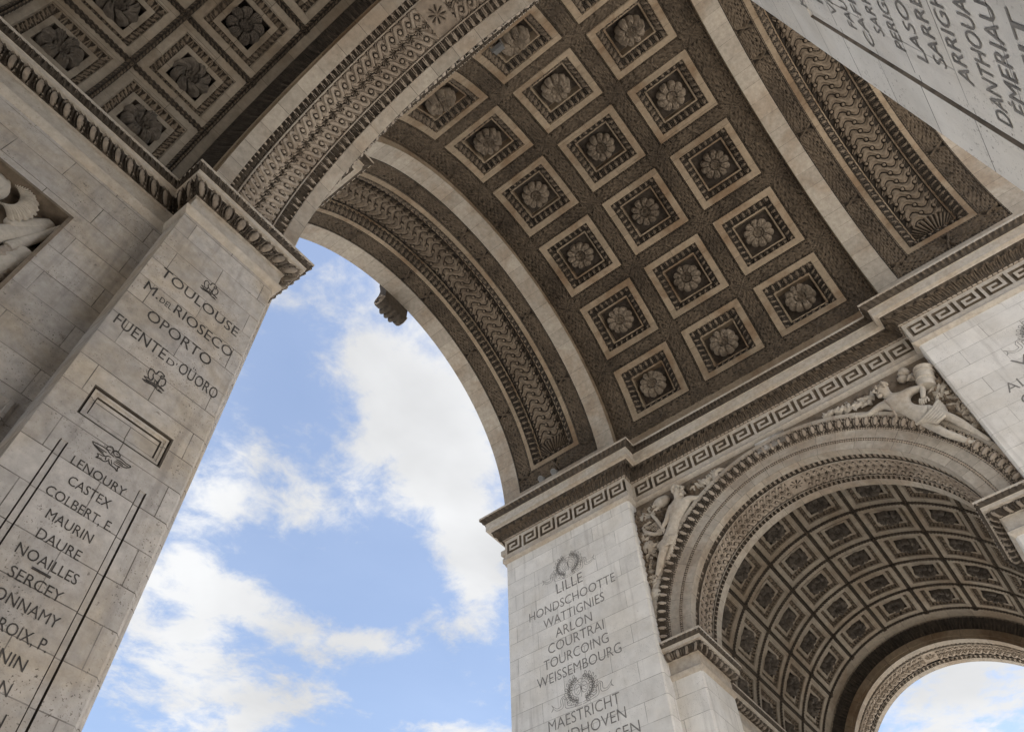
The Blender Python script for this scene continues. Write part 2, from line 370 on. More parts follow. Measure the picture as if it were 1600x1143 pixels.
def rosette_mesh(name, Rr, seed, mat, whorl=False):
    rg = np.random.default_rng(seed); n = int(rg.integers(8, 11)) if not whorl else int(rg.integers(7, 9))
    th = np.linspace(0, 2*PI, 121); rr = np.concatenate([np.linspace(0, 1, 40), [1.0, .98]])
    Rg, T = np.meshgrid(rr, th, indexing='ij')
    ph = rg.random()*PI; tw = (rg.choice([-1, 1])*1.1 if whorl else .15)
    Tp = T+ph+tw*Rg
    pf = frac(Tp*n/(2*PI))-.5; pi_ = np.floor(Tp*n/(2*PI)) % n
    amp = .8+.4*hash2(pi_+seed, pi_*0+2.)
    a2 = np.abs(2*pf)
    sc = (1-(.17 if not whorl else .22)*a2**3)*(.93+.07*amp)
    h = .13*np.sin(PI*np.clip((Rg-.26)/.80, 0, 1)**.9)*amp*(1-(.35 if not whorl else .6)*a2**3)+.035*np.exp(-((Rg-.86)/.10)**2)*(1-a2**2)
    h = h-.07*np.exp(-((a2-1)/.10)**2)*sm(Rg, .36, .5)+.016*np.cos(pf*2*PI*(5 if not whorl else 3))*sm(Rg, .38, .6)*(1-a2**4)
    h = h-.05*sm(Rg, .88, 1)
    if whorl: h = h+.06*(pf+.5)*sm(Rg, .25, .5)
    ring = .085*np.exp(-((Rg-.30)/.055)**2)*(1+.3*np.cos(T*9))-.05*np.exp(-((Rg-.40)/.03)**2)
    h = np.where(Rg < .43, np.where(Rg < .38, ring-.02, h+ring), h)
    h = h+np.exp(-(Rg/.10)**2)*(.10+.03*np.cos(T*5))*(1 if rg.random() > .25 else .2)
    h = h*1.5*Rr/.5
    h[-1] = -.30*Rr/.5; h[-2] = h[-3]-.03
    X = Rg*sc*Rr*np.cos(T); Yy = Rg*sc*Rr*np.sin(T)
    X[-1] *= .55; Yy[-1] *= .55
    n_, m_ = X.shape; idx = np.arange(n_*m_).reshape(n_, m_)
    F = np.stack([idx[:-1, :-1], idx[1:, :-1], idx[1:, 1:], idx[:-1, 1:]], -1).reshape(-1, 4)
    return raw_mesh(name, np.stack([X, Yy, h], -1).reshape(-1, 3), F, mat, smooth=60)
RM = [rosette_mesh('rosette', .55, s, M['rose']) for s in range(6)]
for k in range(7):
    for j in range(3):
        th = PI/2+(k-3)*PITCH; r = R2+.20
        o = link(bpy.data.objects.new('rosette', RM[(k*5+j*2+k*j) % 6]), ceil_)
        nrm = Vector((-math.cos(th), 0, -math.sin(th))); tx = Vector((0, 1, 0)); ty = nrm.cross(tx)
        o.matrix_world = Matrix(((tx.x, ty.x, nrm.x, r*math.cos(th)), (tx.y, ty.y, nrm.y, (1-j)*YC), (tx.z, ty.z, nrm.z, ZS+r*math.sin(th)), (0, 0, 0, 1)))

# ------------------------------------------------------------------ main arch ribs with guilloche panels
def main_rib(sg):
    e0, ys0, ys1, s0 = 0, 6.0, 9.75, .95
    marks = [.07, .62, .70, .90, 1.17, 1.21]
    yb = [ys0]+[ys1]+[ys0+m for m in marks]+[ys1-m for m in marks]
    L = PI*R; sb = [s0]+[s0+m for m in marks]; sb += [L-v for v in sb]
    gy = lines(YE, YF, .026, yb); gs = lines(0, L, .026, sb)
    S, Y = np.meshgrid(gs, gy, indexing='ij'); lo = np.minimum(S, L-S)
    ea = np.minimum(Y-ys0, ys1-Y); e = np.minimum(ea, lo-s0); hor = (lo-s0) < ea; along = np.where(hor, Y, S)
    c = np.where(hor, np.abs(Y-7.87), np.abs(frac(lo/3.1)-.5)*3.1); t = e-.345
    lf = leaves(c, t, .23, .15)
    rb = np.maximum(np.exp(-((c-np.abs(t)*.5)/.05)**2), 0)*(c < .22)
    H = np.zeros_like(S)
    z1 = (e >= .07) & (e < .62)
    H = np.where(z1, -.09+.14*np.maximum(lf*(c > .1), rb)+.01*vnoise(S*14, Y*14), H)
    H = np.where((e >= 0) & (e < .07), -.02+.04*beads(along, (e-.035)/.035, .1), H)
    H = np.where((e >= .62) & (e < .70), -.02+.04*beads(along, (e-.66)/.04, .1), H)
    et = np.clip((1.17-e)/.27, 0, 1)
    H = np.where((e >= .90), -.04-.20*(1-et)+.12*eggs(along, et, .25), H)
    H = np.where(e >= 1.17, -.24, H)
    EG = eggs(along, et, .25)
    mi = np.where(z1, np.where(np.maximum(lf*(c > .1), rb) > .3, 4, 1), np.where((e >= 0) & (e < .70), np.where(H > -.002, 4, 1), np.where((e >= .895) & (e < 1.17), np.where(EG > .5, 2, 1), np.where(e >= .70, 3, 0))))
    bx, bz = barrel(S, H, R, R, ZS)
    # inner arris step and outer face
    ex = np.array([R2+.02, R+.004])
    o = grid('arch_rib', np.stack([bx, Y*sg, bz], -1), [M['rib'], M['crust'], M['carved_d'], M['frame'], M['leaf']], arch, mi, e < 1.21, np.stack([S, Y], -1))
    o['label'] = 'broad main arch rib framed with dark laurel'
    th = np.linspace(0, PI, 240); rr = np.array([R2+.03, R2-.05, R+.02, R])
    Tg, Rg = np.meshgrid(th, rr, indexing='ij')
    st = grid('step', np.stack([Rg*np.cos(Tg), np.full_like(Tg, sg*(YE-.004))+0*Tg, ZS+Rg*np.sin(Tg)], -1), [M['frame']], o, uv=np.stack([Tg*R, Rg], -1))
    # guilloche panel
    y0, y1 = ys0+1.21, ys1-1.21; sa, sb2 = s0+1.21, L-s0-1.21
    gy = lines(y0, y1, .0125); gs = lines(sa, sb2, .0135)
    S, Y = np.meshgrid(gs, gy, indexing='ij'); w = y1-y0; yy = Y-(y0+y1)/2
    lo = np.minimum(S, L-S)-sa
    # mirrored at the crown
    Sx = np.abs(S-L/2); P = .37; h = np.zeros_like(S)
    ph = Sx/P+.52*np.sin(3*PI*yy/w)*(1 if sg > 0 else -1); f = frac(ph)
    h = np.clip(1-(2*f-1)**2, 0, 1)**.6*(.62+.38*f)-.20*np.exp(-((f-.25)/.05)**2)-.20*np.exp(-((f-.75)/.05)**2)
    lobe = np.clip((np.abs(yy)/(w/2)-.80-.12*np.cos(2*PI*ph))/.08, 0, 1); h = h*(1-lobe)
    for r in (-1, 0, 1):
        e_ = np.sqrt((frac(Sx/P+.5)-.5)**2*P*P+(yy-r*w/3)**2); h = np.where(e_ < .085, np.where(e_ < .062, .75+.3*np.sqrt(np.clip(1-(e_/.066)**2, 0, 1)), .12), h)
    af = np.abs(yy)/(w/2)
    ac = (.5+.35*np.cos(yy*38/(.45+lo)))*np.sqrt(np.clip(1-af**2*.8, 0, 1))*np.clip(1.1-((lo-.25)/.4)**2*.6, 0, 1)
    h = np.where(lo < .5*(1-af**2*.5)+.08, np.maximum(ac, 0), h)
    h = np.where(af > .97, .15, h)
    H = -.30+.16*h
    bx, bz = barrel(S, H, R, R, ZS)
    g = grid('guilloche_panel', np.stack([bx, Y*sg, bz], -1), [M['carved_d'], M['crust']], o, (h < .30).astype(int))  # low parts painted dark to outline the strands
    return o
main_rib(1); main_rib(-1)

# ------------------------------------------------------------------ lateral vaults and ribs
def lat_rib(side, xa, flip=1, inner=True):
    """rib of the side arch, |x| from xa (face) inward/outward; q runs 0..1.92 in direction flip"""
    zs = ZL[side]; st = .45 if side < 0 else 0.; L = PI*A; Wd = 1.92
    qm = [.30, .53, .56, 1.40, 1.43, 1.60]
    gq = lines(0, Wd, .02, qm); gs = lines(-st, L+st, .02)
    S, Q = np.meshgrid(gs, gq, indexing='ij')
    H = np.zeros_like(S); lo = np.minimum(S, L-S)
    t1 = (Q-.30)/.23; H = np.where((Q > .30) & (Q < .53), -.09+.10*tongues(S, 1-t1, .165), H)
    t2 = (Q-1.43)/.17; H = np.where((Q > 1.43) & (Q < 1.60), -.09+.10*tongues(S, t2, .15), H)
    H = np.where(((Q >= .53) & (Q <= .56)) | ((Q >= 1.40) & (Q <= 1.43)), -.01, H)
    tg = np.where(Q < 1, tongues(S, 1-t1, .165), tongues(S, t2, .15))
    mi = np.where(((Q > .297) & (Q < .53)) | ((Q > 1.43) & (Q < 1.603)), np.where(tg > .55, 1, 2), 0)
    pan = (Q > .56) & (Q < 1.40) & (lo > -.2)
    bx, bz = barrel(S, H, A, A, zs)
    o = grid('arch_rib', np.stack([side*(xa+flip*Q), bx, bz], -1), [M['rib'], M['carved'], M['crust2']], arch, mi, ~pan, np.stack([S, Q], -1))
    o['label'] = 'side arch rib with interlaced band between leaf borders'
    gq = lines(.553, 1.407, .011); gs = lines(-min(st, .22), L+min(st, .22), .012)
    S, Q = np.meshgrid(gs, gq, indexing='ij'); w = .854; yy = Q-.98; af = np.abs(yy)/(w/2)
    Sx = np.abs(S-L/2)-.25; P = .235; A1, hw = .136, .076; off = .226
    yl = np.abs(yy)-off
    h = guilloche_row(Sx+np.where(yy > 0, P/2, 0), np.where(yy > 0, yy-off, -(yy+off)), P, A1, hw, 1.)
    sp = (frac(Sx/P+.25)-.5)*P
    pm = palmette(sp+.03, yy*.85, .105)
    h = np.where((np.abs(yy) < .10) & (pm > .05), np.maximum(h*.3, pm), h)
    fl = np.sqrt(Sx**2+yy**2)
    h = np.where(Sx < 0.02, .4+.4*np.cos(np.arctan2(yy, S-L/2)*8)*np.clip(1-np.abs(np.sqrt((S-L/2)**2+yy**2)-.12)/.12, 0, 1), h)
    lo = np.minimum(S, L-S)+.2
    ac = (.5+.3*np.cos(yy*60/(.4+lo))+.2*np.cos(lo*22+af*3))*np.sqrt(np.clip(1-af**2*.7, 0, 1))
    h = np.where(lo < .42-.25*af**2, ac, h)
    h = np.where(af > .95, .35, h)
    bx, bz = barrel(S, -.10+.105*h, A, A, zs)
    grid('guilloche_panel', np.stack([side*(xa+flip*Q), bx, bz], -1), [M['carved'], M['crust2']], o, (h < .27).astype(int))  # dark tone by height, so gaps between strands read deeper
    return o
def coffer_rows(side):
    zs = ZL[side]; sp = rad(19.6); cp = 1.69 if side < 0 else 1.80; x0 = 10.24 if side < 0 else 10.08
    nc = 5; x1 = x0+nc*cp; xa, xb = XJ, 20.05
    Rn = RV; L = PI*Rn; st = .5 if side < 0 else .1
    marks = [.62, .60, .47, .35]
    cs = [x0+cp*(i+.5) for i in range(nc)]
    xbk = [c+s_*d for c in cs for d in marks for s_ in (-1, 1)]+[x0+cp*i+s_*.07 for i in range(nc+1) for s_ in (-1, 1)]+[xa+.30, xb-.30]
    tbk = [L/2+(k)*sp*Rn+s_*d for k in range(-4, 5) for d in marks for s_ in (-1, 1)]+[L/2+(k+.5)*sp*Rn+s_*.07 for k in range(-5, 5) for s_ in (-1, 1)]
    fine = .016 if side < 0 else .022
    gx = lines(xa, xb, fine, xbk) if side > 0 else np.unique(np.concatenate([lines(xa, 13.7, fine, xbk), lines(13.7, xb, .03, [v for v in xbk if v > 13.7])]))
    gs = lines(-st, L+st, fine, tbk)
    S, X = np.meshgrid(gs, gx, indexing='ij')
    kc = np.clip(np.round((S-L/2)/(sp*Rn)), -4, 4); ds = S-(L/2+kc*sp*Rn)
    jc = np.clip(np.floor((X-x0)/cp), 0, nc-1); dx = X-(x0+(jc+.5)*cp)
    D = np.maximum(np.abs(dx), np.abs(ds)); along = np.where(np.abs(dx) > np.abs(ds), ds, dx)
    hp = cp/2; hs = sp*Rn/2
    inx = (X > x0-.09) & (X < x1+.09)
    rx = np.abs(np.abs(dx)-hp); rs = np.abs(np.abs(ds)-hs)
    H = np.zeros_like(S)
    on_x = (rx < .0705) & inx; on_s = (rs < .07) & inx
    sx = np.where(np.abs(dx) > hp, np.abs(dx)-hp, hp-np.abs(dx))
    def laurel(s, t):
        a = frac((s+np.abs(t)*1.1)/.105); q = np.clip(1-((t-.036)/.036)**2, 0, 1)
        return np.sqrt(q)*np.clip(np.sin(PI*a), 0, 1)**.6*(.6+.4*a)
    lx = -.02+.10*laurel(S, rx); ls = -.02+.10*laurel(X, rs)
    H = np.where(on_s, ls, H); H = np.where(on_x, lx, H)
    nd = on_x & on_s; dd = np.sqrt(rx**2+rs**2)
    H = np.where(nd, .05+.04*np.cos(np.arctan2(rs, rx)*4*2)*np.exp(-((dd-.05)/.04)**2)+.02, H)
    t = np.clip((D-.47)/.13, 0, 1)
    Hc = np.where(D > .62, 0, np.where(D > .60, -.035, np.where(D > .47, -.09-.07*(1-t)+.085*tongues(along, t, .12), np.where(D > .35, -.10, -.42))))
    cell = inx & (D < .62)
    H = np.where(cell, Hc, H)
    # leaf moulding against the ribs
    for (e0, sgn) in ((xa, 1), (xb, -1)):
        u = (X-e0)*sgn
        z = (u >= 0) & (u < .30); tt = np.clip(u/.30, 0, 1)
        H = np.where(z, .42*(1-tt)**1.6+.01+.10*tongues(S, 1-tt, .14), H)
    lfm = np.where(on_x, lx, ls) > .036; tg = tongues(along, t, .12); tm = tongues(S, 1-np.clip(np.minimum(X-xa, xb-X)/.30, 0, 1), .14)
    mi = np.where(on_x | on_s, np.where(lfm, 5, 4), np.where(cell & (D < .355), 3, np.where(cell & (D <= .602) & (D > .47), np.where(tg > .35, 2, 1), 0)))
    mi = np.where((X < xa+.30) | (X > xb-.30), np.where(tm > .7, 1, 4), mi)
    bx, bz = barrel(S, H, Rn, Rn, zs)
    o = grid('side_vault', np.stack([side*X, bx, bz], -1), [M['plainv'], M['crust2'], M['carved_d'], M['soot'], M['crust'], M['leaf']], arch, mi, uv=np.stack([S*1.0, X], -1))  # soot key: darker stone on the sunk coffer floors
    o['label'] = 'side vault of small square coffers edged with laurel ridges'
    # rib shoulders
    th = np.linspace(0, PI, 160)
    for xx in (xa-.003, xb+.003):
        rr = np.array([A-.0, A+.12, A+.121, A+.35]); Tg, Rg = np.meshgrid(th, rr, indexing='ij'); off = np.array([0, 0, .05, .05])[None, :]*(1 if xx < 15 else -1)
        grid('shoulder', np.stack([side*(xx+off+0*Tg), Rg*np.cos(Tg), zs+Rg*np.sin(Tg)], -1), [M['frame']], o, uv=np.stack([Tg*4, Rg], -1))
    rest = []
    for k in range(-4, 5):
        for i in range(nc):
            th = PI/2+k*sp; r = Rn+.14
            nrm = Vector((0, -math.cos(th), -math.sin(th))); tx = Vector((side, 0, 0)); ty = nrm.cross(tx)
            mw = Matrix(((tx.x, ty.x, nrm.x, side*cs[i]), (tx.y, ty.y, nrm.y, r*math.cos(th)), (tx.z, ty.z, nrm.z, zs+r*math.sin(th)), (0, 0, 0, 1)))
            me = WM[(k*3+i*2+9) % 4]
            if side < 0 and (k > 0 or i > 2):
                rest.append((me, mw)); continue
            q = link(bpy.data.objects.new('rosette', me), o); q.matrix_world = mw
    if rest:
        V, F, b = [], [], 0
        for me, mw in rest:
            n = len(me.vertices); co = np.empty(n*3, np.float32); me.vertices.foreach_get('co', co); co = co.reshape(-1, 3)
            mm = np.array(mw); V.append(co@mm[:3, :3].T+mm[:3, 3]); fi = np.empty(len(me.loops), np.int32); me.loops.foreach_get('vertex_index', fi)
            F.append(fi.reshape(-1, 4)+b); b += n
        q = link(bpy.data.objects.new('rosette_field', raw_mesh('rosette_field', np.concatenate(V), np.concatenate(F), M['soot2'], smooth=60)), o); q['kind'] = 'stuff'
    return o
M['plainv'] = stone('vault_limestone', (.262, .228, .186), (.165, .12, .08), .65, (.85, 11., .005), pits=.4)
M['crust2'] = stone('blackened_laurel', (.066, .053, .041), (.12, .093, .069), .5, None, pits=.3, bump=.2, var=.25)  # crust tone; in grooves and carved ground it paints the recesses darker
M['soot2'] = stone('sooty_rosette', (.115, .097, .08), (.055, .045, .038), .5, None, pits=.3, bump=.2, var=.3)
WM = [rosette_mesh('rosette', .40, 20+s, M['soot2'], s % 2 == 0) for s in range(4)]
for side in (-1, 1):
    coffer_rows(side)
    lat_rib(side, XW, 1); lat_rib(side, XE, -1)

# ------------------------------------------------------------------ archivolts
def archivolt(side):
    zs = ZL[side]; rb = [4.52, 4.60, 4.90, 4.96, 5.27, 5.30, 5.42]
    gr = lines(A, 5.44, .015, rb); L = PI*4.9; gs = lines(-.45 if side < 0 else 0, L+(.45 if side < 0 else 0), .02)
    S, Q = np.meshgrid(gs, gr, indexing='ij'); H = np.zeros_like(S)
    H = np.where((Q > 4.52) & (Q <= 4.60), .0+.045*beads(S, (Q-4.56)/.04, .075), H)
    H = np.where(Q > 4.60, .035, H)
    H = np.where((Q > 4.90) & (Q <= 4.96), .05+.025*beads(S, (Q-4.93)/.03, .075), H)
    t = np.clip((Q-4.96)/.31, 0, 1)
    H = np.where((Q > 4.96) & (Q <= 5.27), .05+.12*t+.10*eggs(S, t, .26), H)
    H = np.where(Q > 5.27, .19, H); H = np.where(Q > 5.30, .22, H); H = np.where(Q > 5.43, -.09, H)
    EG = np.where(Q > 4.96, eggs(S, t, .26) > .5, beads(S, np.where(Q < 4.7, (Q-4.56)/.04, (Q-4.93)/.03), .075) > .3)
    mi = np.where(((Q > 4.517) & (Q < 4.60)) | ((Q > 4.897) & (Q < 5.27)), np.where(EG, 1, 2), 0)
    th = np.clip(S/4.9, 0, PI); ex = np.where(S < 0, S, np.where(S > L, L-S, 0))
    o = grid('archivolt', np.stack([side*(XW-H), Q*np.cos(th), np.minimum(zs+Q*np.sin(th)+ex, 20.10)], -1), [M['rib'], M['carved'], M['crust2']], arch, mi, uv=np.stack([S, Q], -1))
    o['label'] = 'moulded archivolt ring round the side arch'
archivolt(1); archivolt(-1)

mb = MB(); mb.box((XW-.20, -.52, 19.55), (XW+.04, .50, 20.0)); mb.build('keystone_block', M['pale'], arch, 0)
# ------------------------------------------------------------------ swept mouldings
def sweep(name, path, prof, parent, mats, sidesign=1, step=.02, closed=False):
    """path: plan points; prof: list of zones (pts[(p,z)], pattern, pitch, amp, mat) bottom to top; p = projection to the side of travel"""
    P0 = [np.array(p, float) for p in path]; nseg = len(P0)-1
    nr = []
    for i in range(nseg):
        d = P0[i+1]-P0[i]; d = d/np.linalg.norm(d); nr.append(np.array([-d[1], d[0]])*sidesign)
    mit = [nr[0]]
    for i in range(1, nseg):
        a, b = nr[i-1], nr[i]; mit.append((a+b)/(1+a.dot(b)) if a.dot(b) > -.99 else a)
    mit.append(nr[-1])
    pts, zone, tz = [], [], []
    for zi, z in enumerate(prof):
        q = np.array(z[0], float); seg = np.r_[0, np.cumsum(np.hypot(*np.diff(q, axis=0).T))]
        n = max(2, int(seg[-1]/(.018 if z[1] else .2))+1) if z[1] else None
        ts = np.linspace(0, seg[-1], n) if n else seg
        for t in ts:
            pts.append((np.interp(t, seg, q[:, 0]), np.interp(t, seg, q[:, 1]))); zone.append(zi); tz.append(t/seg[-1])
    pts = np.array(pts); zone = np.array(zone); tz = np.array(tz)
    tan = np.gradient(pts, axis=0); nn = np.stack([tan[:, 1], -tan[:, 0]], -1); nn /= np.maximum(np.linalg.norm(nn, axis=1, keepdims=True), 1e-6)
    objs = []; allP, allM, allF, allU, base = [], [], [], [], 0
    for i in range(nseg):
        ln = np.linalg.norm(P0[i+1]-P0[i]); k = max(2, int(ln/step)+1); t = np.linspace(0, 1, k)
        s = (t-.5)*ln
        S, T = np.meshgrid(s, tz, indexing='ij'); Hh = np.zeros_like(S); MI = np.zeros(S.shape, int)
        for zi, z in enumerate(prof):
            MI[:, zone == zi] = z[4] if not isinstance(z[4], tuple) else z[4][0]
            if z[1]:
                c = zone == zi; q_ = z[1](S[:, c], T[:, c], z[2]); Hh[:, c] = z[3]*q_
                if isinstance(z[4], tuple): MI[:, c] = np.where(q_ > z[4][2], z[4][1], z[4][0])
        p = pts[None, :, 0]+Hh*nn[None, :, 0]; zz = pts[None, :, 1]+Hh*nn[None, :, 1]
        a = P0[i][None, None, :]+p[..., None]*mit[i]; b = P0[i+1][None, None, :]+p[..., None]*mit[i+1]
        xy = a*(1-t)[:, None, None]+b*t[:, None, None]
        V = np.concatenate([xy, zz[..., None]], -1); n_, m_ = V.shape[:2]
        idx = np.arange(n_*m_).reshape(n_, m_)+base
        F = np.stack([idx[:-1, :-1], idx[1:, :-1], idx[1:, 1:], idx[:-1, 1:]], -1).reshape(-1, 4)
        mi = MI[:-1, 1:].ravel()
        allP.append(V.reshape(-1, 3)); allF.append(F); allM.append(mi); allU.append(np.stack([S+ln/2, np.broadcast_to(pts[None, :, 1], S.shape)], -1).reshape(-1, 2)); base += n_*m_
    me = raw_mesh(name, np.concatenate(allP), np.concatenate(allF), mats, np.concatenate(allM), np.concatenate(allU))
    return link(bpy.data.objects.new(name, me), parent)
bead_f = lambda s, t, p: beads(s, (t-.5)*2, p)
KEY = ["11111110", "10000010", "10111010", "10100010", "10111110", "10000000", "11111111"]
K = np.array([[int(c) for c in r] for r in KEY])
def frieze(path, side):
    z0, z1 = 20.50, 21.20; u = (z1-z0)/7
    P0 = [np.array(p, float) for p in path]; Vs, Fs, Ms, base = [], [], [], 0
    nr = []
    for i in range(len(P0)-1):
        d = P0[i+1]-P0[i]; d /= np.linalg.norm(d); nr.append(np.array([-d[1], d[0]])*side)
    for i in range(len(P0)-1):
        ln = np.linalg.norm(P0[i+1]-P0[i]); nun = max(1, int(round(ln/(u*8)))) if ln > .5 else 0
        if nun == 0: cells = [0, ln]; uu = None
        else: uu = ln/(nun*8); cells = [uu*k for k in range(nun*8+1)]
        gs = lines(0, ln, .5, cells[1:-1], .004); gz = lines(z0, z1, .5, [z0+u*k for k in range(1, 7)], .004)
        S, Z = np.meshgrid(gs, gz, indexing='ij')
        if uu:
            ci = np.clip((S/uu).astype(int), 0, nun*8-1) % 8; ri = 6-np.clip(((Z-z0)/u).astype(int), 0, 6); k = K[ri, ci]
        else: k = np.ones_like(S, int)
        p = np.where(k > 0, .045, -.03)
        m0 = nr[i]+(nr[i-1] if i > 0 and abs(nr[i].dot(nr[i-1])) < .1 else 0); m1 = nr[i]+(nr[i+1] if i < len(nr)-1 and abs(nr[i].dot(nr[i+1])) < .1 else 0)
        t = (S/ln)[..., None]
        xy = (P0[i]+p[..., None]*m0)*(1-t)+(P0[i+1]+p[..., None]*m1)*t
        V = np.concatenate([xy, Z[..., None]], -1); n_, m_ = V.shape[:2]; idx = np.arange(n_*m_).reshape(n_, m_)+base
        Fs.append(np.stack([idx[:-1, :-1], idx[1:, :-1], idx[1:, 1:], idx[:-1, 1:]], -1).reshape(-1, 4)); Vs.append(V.reshape(-1, 3)); base += n_*m_
        Ms.append((k[:-1, :-1] & k[1:, 1:] == 0).astype(int).ravel())
    me = raw_mesh('greek_key_frieze', np.concatenate(Vs), np.concatenate(Fs), [M['plain'], M['groove']], np.concatenate(Ms), smooth=30)
    o = link(bpy.data.objects.new('greek_key_frieze', me), arch); return o
main_prof = [([(-.06, 20.16), (.03, 20.20), (.09, 20.25), (.12, 20.31), (.10, 20.37), (.05, 20.41), (.045, 20.50), (-.06, 20.505)], None, 0, 0, 0),
             ([(-.06, 21.195), (.045, 21.20), (.05, 21.26)], None, 0, 0, 0),
             ([(.05, 21.27), (.10, 21.33)], bead_f, .15, .05, (2, 1, .3)),
             ([(.09, 21.34), (.11, 21.42), (.18, 21.52), (.30, 21.61), (.43, 21.66)], acanthus, .30, .12, (2, 3, .5)),
             ([(.45, 21.67), (.46, 21.70), (.57, 21.71), (.57, 22.04), (.59, 22.05)], None, 0, 0, 0),
             ([(.60, 22.06), (.62, 22.13), (.68, 22.20), (.74, 22.25)], tongues, .16, .06, (2, 3, .7)),
             ([(.76, 22.26), (.76, 22.32), (-.4, 22.40)], None, 0, 0, 0)]
def main_path(sx): return [(sx*12, YF), (sx*R, YF), (sx*R, YP), (sx*(XW+.05), YP), (sx*(XW+.05), -YP), (sx*R, -YP), (sx*R, -YF), (sx*12, -YF)]
for sx in (1, -1):
    pth = main_path(sx)
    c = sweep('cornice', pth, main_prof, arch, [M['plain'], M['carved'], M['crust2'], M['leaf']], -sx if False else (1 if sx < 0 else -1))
    c['label'] = 'deep carved cornice under the main vault'
    frieze(pth, 1 if sx < 0 else -1)
def lat_prof(dz):
    q = [([(-.04, 13.36), (.02, 13.40), (.07, 13.47), (.08, 13.53), (.03, 13.58), (.01, 13.62), (.01, 13.95), (.04, 13.97)], None, 0, 0, 0),
         ([(.04, 13.98), (.09, 14.0), (.16, 14.07), (.20, 14.15)], eggs, .245, .10, (2, 1, .42)),
         ([(.21, 14.17), (.27, 14.18), (.27, 14.27), (.28, 14.28)], None, 0, 0, 0),
         ([(.28, 14.285), (.30, 14.34), (.34, 14.41)], tongues, .12, .055, (2, 1, .8)),
         ([(.36, 14.42), (.36, 14.46), (-.5, 14.50)], None, 0, 0, 0)]
    return [([(p, z+dz) for p, z in z_[0]],)+tuple(z_[1:]) for z_ in q]
for sx in (1, -1):
    for sy in (1, -1):
        pth = [(sx*(XW), sy*(YP)), (sx*XW, sy*A), (sx*XJ, sy*A), (sx*XJ, sy*YR), (sx*20.05, sy*YR), (sx*20.05, sy*A), (sx*XE, sy*A), (sx*XE, sy*7)]
        o = sweep('impost', pth, lat_prof(0 if sx < 0 else .14), arch, [M['plain'], M['eggs'], M['crust2']], 1 if sx*sy < 0 else -1, .013 if sx < 0 and sy > 0 else .024)
        o['label'] = 'egg and dart impost band of the side arch'

# ------------------------------------------------------------------ walls
def quad_wall(name, quads, mat, parent):
    V, F, U = [], [], []
    for q in quads:
        b = len(V); V += q; F.append([b, b+1, b+2, b+3])
    me = raw_mesh(name, V, F, mat, smooth=0); wall_uv(me)
    return link(bpy.data.objects.new(name, me), parent)
def vq(x0, y0, x1, y1, z0, z1): return [(x0, y0, z0), (x1, y1, z0), (x1, y1, z1), (x0, y0, z1)]
CH = .05
def pier(sx, sy, mat):
    """one of the four corner piers: faces towards the main passage, its pilaster and the side passage"""
    xw, yj = sx*(XW+.05), sy*A; q = []
    q.append(vq(sx*R, sy*(YP+CH), sx*R, sy*YF, 0, 20.35)); q.append(vq(sx*(R+CH), sy*YP, sx*R, sy*(YP+CH), 0, 20.35)); q.append(vq(sx*(R+CH), sy*YP, xw, sy*YP, 0, 22.3))
    q.append(vq(sx*R, sy*YF, sx*22.2, sy*YF, 0, 22.3))
    xf = sx*XW
    q.append(vq(xf, sy*YP, xf, sy*(A+CH), 0, 14.5)); q.append(vq(xf, sy*(A+CH), sx*(XW+CH), yj, 0, 14.5))
    zt = 13.45 if sx < 0 else 13.6
    if not (sx < 0): q.append(vq(sx*(XW+CH), yj, sx*XJ, yj, 0, zt))
    q.append(vq(sx*XJ, yj, sx*XJ, sy*YR, 0, zt+.1))
    if not (sx < 0 and sy > 0): q.append(vq(sx*XJ, sy*YR, sx*20.05, sy*YR, 0, zt+.1))
    q.append(vq(sx*20.05, sy*YR, sx*20.05, yj, 0, zt+.1)); q.append(vq(sx*20.05, yj, sx*XE, yj, 0, zt+.1)); q.append(vq(sx*XE, yj, sx*XE, sy*YF, 0, 22.3))
    return quad_wall('pier', q, mat, arch)
PIER = {(sx, sy): pier(sx, sy, M['pale'] if sx > 0 else M['wall']) for sx in (1, -1) for sy in (1, -1)}  # right piers take the paler tone with the light put in
# wall bay above the side arches (spandrels)
for sx in (1, -1):
    th = np.linspace(0, PI, 65); q = []; zs = ZL[sx]; rr = 5.0; x = sx*(XW+.05)
    q += [vq(x, YP, x, rr, 14., 20.45), vq(x, -YP, x, -rr, 14., 20.45)]
    for a, b in zip(th[:-1], th[1:]):
        q.append([(x, rr*math.cos(a), zs+rr*math.sin(a)), (x, rr*math.cos(b), zs+rr*math.sin(b)), (x, rr*math.cos(b), 20.45), (x, rr*math.cos(a), 20.45)])
    s = quad_wall('spandrel_wall', q, M['carved_d'], arch)
# facades, attic and roof (outer shell)
q = []
for sy in (1, -1):
    y = sy*(YF+.004); th = np.linspace(0, PI, 65)
    for sx in (1, -1): q.append(vq(sx*R, y, sx*22.2, y, 22.3, TOP))
    for a, b in zip(th[:-1], th[1:]):
        q.append([(R*math.cos(a), y, ZS+R*math.sin(a)), (R*math.cos(b), y, ZS+R*math.sin(b)), (R*math.cos(b), y, TOP), (R*math.cos(a), y, TOP)])
for sx in (1, -1):
    x = sx*22.004; th = np.linspace(0, PI, 65)
    for sy in (1, -1): q.append(vq(x, sy*A, x, sy*YF, 14, TOP))
    for a, b in zip(th[:-1], th[1:]):
        q.append([(x, A*math.cos(a), ZL[sx]+A*math.sin(a)), (x, A*math.cos(b), ZL[sx]+A*math.sin(b)), (x, A*math.cos(b), TOP), (x, A*math.cos(a), TOP)])
q.append([(-22.2, -YF, TOP), (22.2, -YF, TOP), (22.2, YF, TOP), (-22.2, YF, TOP)])
quad_wall('facade', q, M['wall'], arch)
